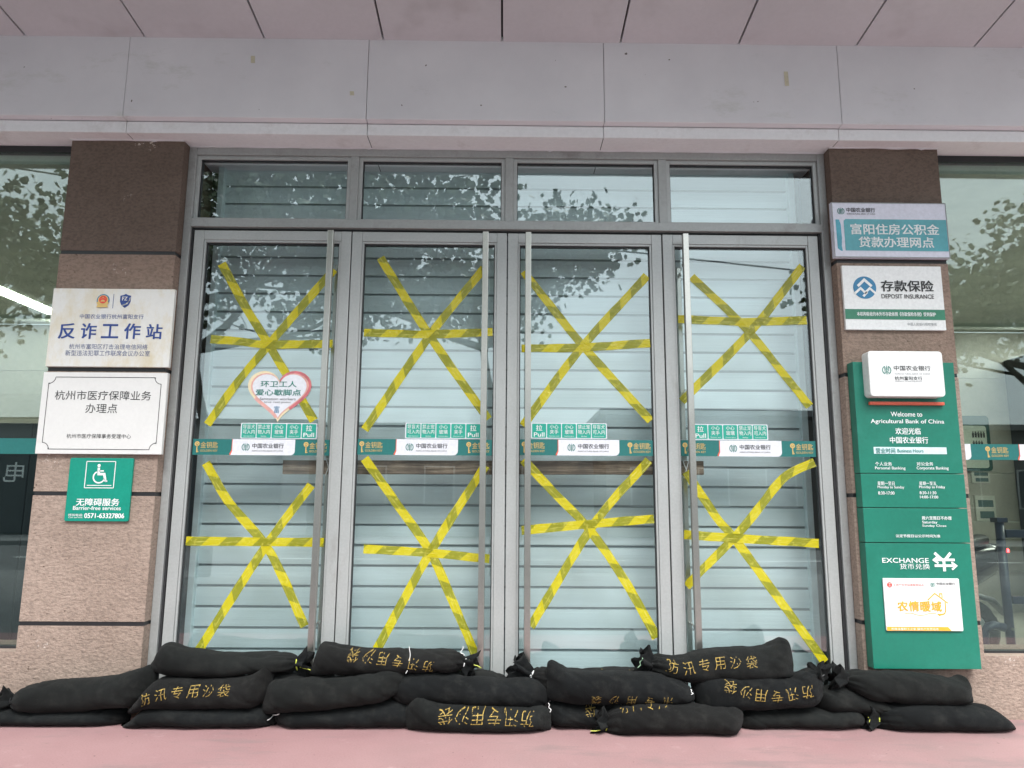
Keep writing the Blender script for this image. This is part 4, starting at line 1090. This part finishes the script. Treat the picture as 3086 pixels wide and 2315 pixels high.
# ------------------------------------------------------------------ wooden bar behind the doors
t = thing('wooden_bar', 'weathered wooden board barring the doors on the inside, behind the name bands', 'board', (-.06, .085, 1.255))
wb = MB()
n = 60
for i in range(n+1):
    x = -1.258+(1.132+1.258)*i/n
    j = .002*noise.noise((x*6, 0, 0)); tilt = .012*i/n
    wb.v += [(x, .068, 1.257+j+tilt), (x, .099, 1.255+j+tilt), (x, .099, 1.333+tilt), (x, .068, 1.333+.5*j+tilt)]
for i in range(n):
    for k in range(4): wb.f.append((4*i+k, 4*i+(k+1) % 4, 4*i+4+(k+1) % 4, 4*i+4+k))
wb.f += [(3, 2, 1, 0), tuple(4*n+k for k in range(4))]
obj('board', wb, M['wood'], t)
for cx in (-.998, 1.030):
    cm = MB()
    for s_ in (-1, 1):
        cm.tube([(cx-s_*.016, .064, 1.248), (cx, .062, 1.295), (cx+s_*.016, .064, 1.342)], .0028, 6)
    cm.tube([(cx-.016, .064, 1.343), (cx+.004, .062, 1.347), (cx+.016, .064, 1.343)], .0028, 6)
    if cx > 0: cm.tube([(cx+.05, .062, 1.29), (cx+.056, .062, 1.25), (cx+.060, .062, 1.215)], .002, 5)
    obj('tie', cm, M['t_white'], t)

# ------------------------------------------------------------------ sandbags
def interp(st, n):
    """smooth resample of (x, z_top, z_bottom) stations"""
    xs = [s_[0] for s_ in st]
    out = []
    P = [Vector(s_) for s_ in st]
    L_ = [0.0]
    for a, b in zip(P[:-1], P[1:]): L_.append(L_[-1]+abs(b.x-a.x)+.25*abs(b.y-a.y))
    for k in range(n+1):
        d = L_[-1]*(0.5-0.5*math.cos(math.pi*k/n))
        i = 0
        while i < len(P)-2 and L_[i+1] < d: i += 1
        t = (d-L_[i])/max(1e-6, L_[i+1]-L_[i])
        a = P[max(i-1, 0)]; b = P[i]; c_ = P[i+1]; e = P[min(i+2, len(P)-1)]
        m1 = (c_-a)*.5 if i > 0 else (c_-b)
        m2 = (e-b)*.5 if i < len(P)-2 else (c_-b)
        h = (2*t**3-3*t*t+1)*b + (t**3-2*t*t+t)*m1 + (-2*t**3+3*t*t)*c_ + (t**3-t*t)*m2
        out.append(h)
    return out

BAGMAT = ['cloth', 'cloth_b', 'cloth', 'cloth_c', 'cloth_b']
def sandbag(idx, B):
    yc = B['y']
    st = [list(s_) for s_ in B['st']]
    rng = random.Random(idx*13+1)
    n, m = 96, 44
    rings = interp(st, n)
    x0, x1 = rings[0].x, rings[-1].x
    leftneck = any(nk[0][0] < (x0+x1)/2 for nk in B['necks'])
    rightneck = any(nk[0][0] > (x0+x1)/2 for nk in B['necks'])
    W = 0.112 + rng.uniform(-.008, .008)
    mb = MB()
    for i, p in enumerate(rings):
        u = min(1.0, max(0.0, (p.x-x0)/(x1-x0)))
        h = max(.006, (p.y-p.z)/2); zc = (p.y+p.z)/2
        el = min(1, u/.16); er = min(1, (1-u)/.16)
        fl = (.22 if leftneck else .20) + (1-(.22 if leftneck else .20))*max(0.0, math.sin(el*math.pi/2))**.8
        fr_ = (.22 if rightneck else .20) + (1-(.22 if rightneck else .20))*max(0.0, math.sin(er*math.pi/2))**.8
        w = W*min(fl, fr_)*(1+.07*noise.noise((p.x*5, idx*3.3, 0)))
        yy = yc + .012*noise.noise((p.x*2.2, idx*1.7, 5.0))
        neck = 0.0
        if leftneck: neck = max(neck, max(0, 1-u/.22))
        if rightneck: neck = max(neck, max(0, 1-(1-u)/.22))
        for k in range(m):
            a = 2*math.pi*k/m
            ca, sa = math.cos(a), math.sin(a)
            e = 2/2.35
            cy = math.copysign(abs(ca)**e, ca); cz_ = math.copysign(abs(sa)**e, sa)
            q = Vector((p.x, yy+w*cy, zc+h*cz_))
            nn = Vector((0, ca/max(w, .01), sa/max(h, .01))).normalized()
            d = .0095*noise.noise((q.x*4.5, q.y*7+idx*5, q.z*7)) + .0042*noise.noise((q.x*11, q.y*13+idx*3, q.z*13)) + .0022*noise.noise((q.x*22, q.y*22+idx*9, q.z*22))
            d -= .0075*max(0, 1-abs(noise.noise((q.x*7+q.z*13, idx*2.0, q.y*5)))*7)*(.4+.6*abs(2*u-1))           # diagonal drag folds
            if neck > 0: d += .0075*neck**1.3*math.sin(a*11+1.5*math.sin(a*3+idx))*min(1, h/.03)
            q = q + nn*d
            if q.z < .003: q.z = .003
            mb.v.append(tuple(q))
    for i in range(n):
        for k in range(m):
            mb.f.append((i*m+k, (i+1)*m+k, (i+1)*m+(k+1) % m, i*m+(k+1) % m))
    mb.f.append(tuple(range(m))); mb.f.append(tuple(n*m+k for k in range(m-1, -1, -1)))
    mid = rings[n//2]
    root = thing('sandbag', B['label'], 'sandbag', (round(mid.x, 3), yc, max(0.0, round(mid.z, 3))), 'black flood sandbags stacked along the doors')
    sack = obj('sack', mb, M[BAGMAT[idx % 5]], root, smooth=True)
    tree = BVHTree.FromPolygons([Vector(v) for v in mb.v], mb.f)
    # bunched necks
    for (a, b) in B['necks']:
        A = Vector((a[0], yc-.012, a[1])); D = Vector((b[0], yc-.03, b[1]))-A
        Ln = D.length; D.normalize()
        s1 = D.cross(Vector((0, 1, 0))).normalized(); s2 = D.cross(s1).normalized()
        nm = MB(); K, Mn = 9, 40
        for i in range(K+1):
            t = i/K
            rr = (.026 if t < .001 else .020 + .030*t**1.15)
            for k in range(Mn):
                an = 2*math.pi*k/Mn
                ruf = 1 + (.16+.40*t)*math.sin(an*5+idx)*.8 + .22*t*math.sin(an*9+2.0*idx)
                q = A + D*(Ln*1.15*t - .022 + .014*t*math.sin(an*4+idx)) + (s1*math.cos(an)*1.15+s2*math.sin(an)*.8)*rr*ruf
                q += Vector((.006*noise.noise((q*25)), .005*noise.noise((q*31)), .006*noise.noise((q*27))))
                if q.z < .004: q.z = .004
                nm.v.append(tuple(q))
        for i in range(K):
            for k in range(Mn): nm.f.append((i*Mn+k, i*Mn+(k+1) % Mn, (i+1)*Mn+(k+1) % Mn, (i+1)*Mn+k))
        c0 = len(nm.v)
        nm.v.append(tuple(A+D*Ln*.35))
        nm.f += [(K*Mn+k, K*Mn+(k+1) % Mn, c0) for k in range(Mn)]
        ne = obj('gathered_neck', nm, M['cloth'], root, smooth=True)
        ring = [tuple(A+D*.006+(s1*math.cos(2*math.pi*k/20)*1.15+s2*math.sin(2*math.pi*k/20)*.8)*.0255) for k in range(21)]
        obj('tie', MB().tube(ring, .0032, 6), M['t_lime' if idx in (6, 13, 15) else 't_white' if idx in (8, 18) else 'joint'], ne)
    for (c_, pts) in B['ties']:
        P = [Vector((p[0], 0, p[1])) for p in pts]
        q = []
        for k in range(13):
            t = k/12*(len(P)-1); i = min(int(t), len(P)-2); w_ = P[i].lerp(P[i+1], t-i)
            hit = tree.ray_cast(Vector((w_.x, -1.0, w_.z)), Vector((0, 1, 0)))
            y = hit[0].y-.004 if hit[0] is not None else yc-.05
            q.append((w_.x+.004*math.sin(k*.9), y, w_.z))
        for k in range(1, 12): q[k] = (q[k][0], (q[k-1][1]+q[k][1]+q[k+1][1])/3-.001, q[k][2])
        obj('tie', MB().tube(q, .0019, 6), M['t_'+c_], root)
    # stencilled characters wrapped on the front of the sack
    if B['text']:
        s_, line, hpx, flip = B['text']
        hh_ = hpx/1.38/670.0
        pl = catmull([(p[0], p[1]) for p in line], 40)
        Ls = [0]
        for a, b in zip(pl[:-1], pl[1:]): Ls.append(Ls[-1]+(b-a).length)
        chars = s_[::-1] if flip else s_
        lm = MB()
        for ci, ch in enumerate(chars):
            d = Ls[-1]*((ci+.5)/len(chars) if len(chars) > 1 else .5)
            i = max(j for j in range(40) if Ls[j] <= d)
            p = pl[i].lerp(pl[i+1], (d-Ls[i])/max(1e-6, Ls[i+1]-Ls[i]))
            dr = (pl[min(i+2, 40)]-pl[max(i-1, 0)]).normalized()
            if flip: dr = -dr
            nr = Vector((-dr.y, dr.x))
            v, f, asp = glyphs(ch, -.010)
            sk = .10
            b0 = len(lm.v); ok = {}
            ww = hh_*1.06*min(1.15, asp)
            for vi, (gx, gz) in enumerate(v):
                w2 = p + dr*(gx*ww + sk*gz*hh_*.6) + nr*(gz*hh_ + .05*hh_*gx)
                w2 += Vector((.0012*noise.noise((w2.x*80, w2.y*80, 0)), .0012*noise.noise((w2.x*80, w2.y*80, 9.0))))
                hit = tree.ray_cast(Vector((w2.x, -1.0, w2.y)), Vector((0, 1, 0)))
                if hit[0] is None:
                    lm.v.append((w2.x, yc, w2.y)); continue
                ok[vi] = 1
                lm.v.append(tuple(hit[0] + Vector(hit[1])*(.0022 if hit[1].y < 0 else -.0022)))
            lm.f += [tuple(b0+q for q in ff) for ff in f if all(q in ok for q in ff)]
        if lm.f: obj('lettering', lm, M['stencil'], root)
    return root
for i, B in enumerate(BAGS): sandbag(i, B)

# ------------------------------------------------------------------ things inside the banking hall
t = thing('hall_poster', 'green framed queue poster with dark figures on the hall wall behind right glass', 'poster', (5.12, 3.84, 1.5))
obj('board', MB().prism(rrect(5.12, 1.78, .36, .60, .04), 3.815, 3.849), surf('dark_green_poster_frame', (.012, .06, .05), .3), t)
obj('sheet', MB().flat(rrect(5.12, 1.74, .28, .46, .03), 3.812), surf('pale_poster_paper', (.42, .47, .40), .5), t)
fg = MB()
for r in range(3):
    for k in range(5-r):
        fx, fz = 5.11+.03*k, 1.87-.10*r
        fg.flat(disc(fx, fz+.03, .008, 8), 3.809); fg.flat([(fx-.010, fz-.03), (fx+.010, fz-.03), (fx+.012, fz+.02), (fx-.012, fz+.02)], 3.809)
obj('printed_figures', fg, M['ink_black'], t)
for k, (nx, nz_, nw, nh, lab) in enumerate(((5.17, 1.42, .20, .14, 'small notice with two dark strips on the hall wall under the poster'), (5.19, 1.08, .22, .27, 'tall pale notice sheet with a dark picture on the hall wall'))):
    t = thing('wall_notice', lab, 'notice', (nx, 3.84, nz_-nh/2))
    obj('sheet', MB().box(nx-nw/2, nx+nw/2, 3.838, 3.848, nz_-nh/2, nz_+nh/2), surf('pale_notice_paper_%d' % k, (.45, .45, .40), .6), t)
    obj('printed_block', MB().flat([(nx-nw*.35, nz_+nh*.05), (nx+nw*.4, nz_+nh*.05), (nx+nw*.4, nz_+nh*.32), (nx-nw*.35, nz_+nh*.32)], 3.8365).flat([(nx-nw*.3, nz_-nh*.4), (nx+nw*.4, nz_-nh*.4), (nx+nw*.4, nz_-nh*.12), (nx-nw*.3, nz_-nh*.12)], 3.8365), surf('dark_notice_print_%d' % k, (.06, .11, .11), .6), t)
# dark cupboard on the right of the hall
t = thing('hall_cabinet', 'dark cabinet with a louvred grille at the right of the hall', 'cabinet', (6.2, 3.4, 0))
obj('carcass', MB().box(5.55, 7.2, 3.0, 3.84, 0, 2.7), darkp, t)
gr = MB()
for k in range(9): gr.box(5.62, 6.1, 2.98, 2.999, 2.02+.03*k, 2.034+.03*k)
obj('grille', gr, M['frame_b'], t)
# blue steel rack frame just inside the right window
blue = surf('dark_blue_steel_paint', (.022, .030, .062), .35)
t = thing('steel_rack', 'dark blue steel rack frame with a bent hoop foot behind the right shop window', 'rack', (3.3, .6, 0))
pm_ = MB().tube([(3.150, .60, .0), (3.150, .60, 1.00)], .026, 12)
obj('post', pm_, blue, t, smooth=True)
obj('post_cap', MB().box(3.115, 3.185, .565, .635, 1.0, 1.03), blue, t, bevel=.004)
obj('cross_bar', MB().box(3.177, 4.6, .58, .62, .905, .955), blue, t, bevel=.004)
obj('cross_bar', MB().box(3.177, 4.6, .58, .62, .50, .545), blue, t, bevel=.004)
obj('hoop_foot', MB().tube([(2.985, .60, 0), (2.985, .60, .28), (2.992, .60, .33), (3.015, .60, .362), (3.05, .60, .37), (3.12, .60, .355)], .026, 12), blue, t, smooth=True)
obj('bolt', MB().prism(disc(3.150, .352, .009, 12), .568, .575), M['steel'], t)
# black scooter in the hall, partly hidden by the pylon
blk = surf('glossy_black_scooter_plastic', (.004, .004, .005), .16, 0, .1, 3.0, 0.0, 30.0, spec=.4)
t = thing('motor_scooter', 'glossy black scooter with red tail lights behind the right shop window', 'scooter', (3.07, 1.3, 0))
BASE[t.name] = Vector((2.75, 1.3, 0))                 # drawn about x = 2.75, stands at x = 3.07
def blob(secs, n=14):
    mb = MB(); rr = []
    for (x, y, z, ry, rz) in secs:
        rr.append([(x, y+ry*math.copysign(abs(math.cos(2*math.pi*k/n))**.8, math.cos(2*math.pi*k/n)), z+rz*math.copysign(abs(math.sin(2*math.pi*k/n))**.8, math.sin(2*math.pi*k/n))) for k in range(n)])
    mb.v = [q for r in rr for q in r]
    for i in range(len(rr)-1):
        for k in range(n): mb.f.append((i*n+k, i*n+(k+1) % n, (i+1)*n+(k+1) % n, (i+1)*n+k))
    mb.f += [tuple(range(n-1, -1, -1)), tuple((len(rr)-1)*n+k for k in range(n))]
    return mb
obj('tail_body', blob([(2.45, 1.3, .52, .10, .08), (2.65, 1.3, .58, .15, .16), (2.95, 1.3, .64, .16, .17), (3.18, 1.3, .72, .12, .12), (3.28, 1.3, .78, .06, .05)]), blk, t, smooth=True)
obj('seat', blob([(2.40, 1.3, .74, .10, .03), (2.60, 1.3, .78, .14, .05), (2.95, 1.3, .82, .15, .055), (3.15, 1.3, .86, .10, .04)]), surf('black_seat_vinyl', (.006, .006, .007), .55), t, smooth=True)
obj('footboard', blob([(1.95, 1.3, .28, .12, .05), (2.45, 1.3, .30, .14, .06), (2.60, 1.3, .40, .12, .10)]), blk, t, smooth=True)
obj('front_shield', blob([(1.80, 1.3, .35, .16, .10), (1.76, 1.3, .70, .20, .14), (1.72, 1.3, .98, .12, .08)]), blk, t, smooth=True)
obj('handlebar', MB().tube([(1.78, 1.02, 1.04), (1.74, 1.15, 1.06), (1.73, 1.3, 1.05), (1.74, 1.45, 1.06), (1.78, 1.58, 1.04)], .014, 8), blk, t, smooth=True)
obj('rear_fender', blob([(2.72, 1.3, .42, .05, .02), (2.95, 1.3, .50, .06, .02), (3.18, 1.3, .44, .06, .02), (3.27, 1.3, .34, .05, .015)]), surf('grey_fender_plastic', (.10, .10, .10), .4), t, smooth=True)
for wx_ in (3.00, 1.72):
    w = obj('wheel', MB().tube([(wx_+.18*math.cos(2*math.pi*k/28), 1.3, .225+.18*math.sin(2*math.pi*k/28)) for k in range(29)], .045, 10), surf('black_tyre_rubber', (.02, .02, .02), .8), t, smooth=True)
    obj('rim', MB().prism(disc(wx_, .225, .13, 20), 1.28, 1.32), M['frame_b'], w)
for dy in (-.05, .05):
    obj('tail_light', MB().box(3.285, 3.30, 1.3+dy-.03, 1.3+dy+.03, .775, .80), emit('red_tail_lamp', (1.0, .02, .03), 6.0), t, bevel=.004)
# dark counter with cash machines behind the left window
t = thing('machine_counter', 'dark navy row of machine fronts low behind the left shop window', 'counter', (-3.4, .9, 0))
for k in range(6):
    obj('front_panel', MB().box(-4.9+.42*k, -4.9+.42*k+.412, .9, 1.6, 0.0, 1.62), darkp, t, bevel=.004)
obj('paper_slip', MB().add([(-2.98, .86, 1.17), (-2.80, .85, 1.215), (-2.79, .86, 1.225), (-2.97, .88, 1.205)], [(0, 1, 2, 3)]), M['film'], t)

# ------------------------------------------------------------------ what stands across the forecourt (seen mirrored in the glass)
def make_tree(x, y, h, crown, seed, label, mats, nleaf, low, lean=0.0, bias=0.0):
    rng = random.Random(seed)
    t = thing('street_tree', label, 'tree', (x, y, -.15), 'street trees in front of the bank')
    tm = MB(); tips = []
    def limb(p, d, L0, r, lv):
        path = [p]; rad = [r]
        q = Vector(p); d = Vector(d).normalized()
        k = 6
        for i in range(k):
            d = (d+Vector((rng.uniform(-.18, .18), rng.uniform(-.18, .18), rng.uniform(-.05, .14)))).normalized()
            q = q + d*(L0/k)
            path.append(tuple(q)); rad.append(r*(1-.6*(i+1)/k))
            if lv and i >= 2:
                for _ in range(2 if lv > 1 else 1):
                    a = rng.uniform(0, 2*math.pi)
                    nd = (d*.6+Vector((math.cos(a), math.sin(a), rng.uniform(-.25, .5)))).normalized()
                    limb(tuple(q), nd, L0*rng.uniform(.45, .65), rad[-1]*.6, lv-1)
        tm.tube(path, rad, 7)
        if lv == 0: tips.append(q)
        return path
    stem = limb((x, y, -.15), (lean, 0, 1), h*.58, .13, 0)
    tips.clear()
    for k in range(5):
        a = 2*math.pi*k/5+seed
        limb(stem[5+k % 2], (math.cos(a)*1.1+bias, math.sin(a)*.8, .40), crown*1.05, .075, 2)
    obj('trunk', tm, mats[1], t, smooth=True)
    lf = MB()
    star_ = [(0, -.5), (.46, -.30), (.30, -.02), (.50, .22), (0, .56), (-.50, .22), (-.30, -.02), (-.46, -.30)]
    clumps = [(c_, rng.uniform(.35, .8)) for c_ in tips]
    for _ in range(nleaf):
        c_, rad = rng.choice(clumps)
        o_ = Vector((rng.gauss(0, 1), rng.gauss(0, 1), rng.gauss(0, .8)))*rad*.55
        p = c_+o_
        if p.z < low+.35*math.sin(p.x*1.7+seed)+.2*math.sin(p.x*4.1)+rng.gauss(.15, .35): continue
        s_ = rng.uniform(.075, .145)
        n_ = Vector((rng.gauss(0, .6), rng.gauss(0, .8), rng.gauss(0, .6)))
        if n_.length < .1: n_ = Vector((0, 1, 0))
        n_.normalize()
        a_ = n_.cross(Vector((rng.uniform(-1, 1), rng.uniform(-1, 1), rng.uniform(-1, 1)))).normalized(); b_ = n_.cross(a_)
        b0 = len(lf.v)
        lf.v += [tuple(p+a_*(u*s_)+b_*(v*s_)+n_*(.18*s_*abs(u))) for u, v in star_]
        lf.f.append(tuple(range(b0, b0+8)))
    obj('crown', lf, mats[0], t)
    return t
bark = surf('mottled_bark', (.05, .045, .036), .85, 0, .35, 4.0)
lf1 = leaf_mat('plane_tree_leaf', (.030, .052, .020), (.065, .095, .035))
lf2 = leaf_mat('olive_leaf', (.045, .060, .026), (.085, .100, .045))
make_tree(-5.1, -8.6, 8.0, 2.5, 3, 'leafy plane tree in front of the two left doors, mirrored in their glass', (lf1, bark), 9500, 3.9, .137, 1.1)
make_tree(-0.13, -9.0, 8.5, 1.75, 11, 'leafy plane tree in front of the third door, mirrored in its glass', (lf1, bark), 8000, 4.3, .0)
make_tree(9.9, -7.8, 6.4, 1.9, 21, 'bushy tree mirrored in the right shop window', (lf2, bark), 9000, 2.4, -.05)
make_tree(-9.8, -7.6, 7.0, 2.0, 33, 'tree mirrored in the left shop window', (lf2, bark), 8000, 3.6, .0)
# shop row across the road
t = thing('shop_building', 'low dark fronted shop with white sign characters across the road, mirrored in the left glass', 'building', (-20, -26, -.14))
shopw = surf('grey_shop_wall', (.22, .22, .22), .8)
obj('wall', MB().box(-34, -7.5, -30, -24, -.14, 4.2), shopw, t)
obj('shop_front', MB().box(-33, -8.5, -23.99, -23.9, -.14, 2.9), darkp, t)
obj('roof', MB().add([(-34.5, -30.5, 4.2), (-7, -30.5, 4.2), (-7, -23.5, 4.2), (-34.5, -23.5, 4.2), (-31, -27, 5.6), (-10.5, -27, 5.6)], [(0,1,5,4),(1,2,5),(2,3,4,5),(3,0,4)]), surf('pale_sheet_roof', (.42, .44, .44), .5), t)
def far_text(ch, cx, czz, w):
    v, f, a_ = glyphs(ch)
    mb = MB().add([(cx-px*w, -23.88, czz+pz*w) for px, pz in v], f)
    return obj('lettering', mb, M['ink_white'], t)
far_text('电', -18.6, 2.15, .75); far_text('区', -20.1, 2.15, .75)
FAR = [('low grey house with a flat roof across the road, beside the dark fronted shop', -6.6, 3.4, 3.9, (.065, .068, .07)),
       ('taller brownish house across the road behind the middle doors', 3.9, 13.0, 4.5, (.06, .056, .05)),
       ('long dull house across the road mirrored in the right glass', 13.6, 34.0, 4.0, (.07, .07, .068))]
for k, (lab, a, b, hgt, c_) in enumerate(FAR):
    t = thing('far_house', lab, 'house', ((a+b)/2, -27, -.14), 'houses across the road')
    obj('wall', MB().box(a, b, -30, -24, -.14, hgt), surf('far_house_wall_%d' % k, c_, .85, 0, .2, .5), t)
    obj('roof', MB().box(a-.25, b+.25, -30.2, -23.7, hgt+.002, hgt+.22), surf('far_house_roof_%d' % k, (.10, .10, .105), .8), t)
    x = a+.9
    while x+1.3 < b:
        w = obj('window', MB().box(x, x+1.2, -23.998, -23.96, 1.0, 2.5), M['frame_b'], t)
        obj('pane', MB().box(x+.06, x+1.14, -23.958, -23.95, 1.06, 2.44), darkp, w)
        x += 2.6
for k, (px_, hgt, lab) in enumerate(((-15.0, 9.0, 'grey utility pole far to the left by the road'), (15.5, 5.4, 'short grey utility pole far to the right by the road'))):
    t = thing('utility_pole', lab, 'pole', (px_, -10.2, -.28))
    obj('pole', MB().tube([(px_, -10.2, -.28), (px_, -10.2, hgt)], .12, 12), paving, t, smooth=True)
    obj('crossarm', MB().box(px_-.05, px_+.05, -10.9, -9.9, hgt-.45, hgt-.36), M['frame_b'], t)
cb = MB().tube([(-15+30.5*k/30, -10.0, 8.55-3.6*k/30-.35*math.sin(math.pi*k/30)) for k in range(31)], .018, 6)
finish(obj('overhead_cable', cb, M['dark'], None, smooth=True), 'thin black overhead cable mirrored across the rightmost door glass', 'cable')
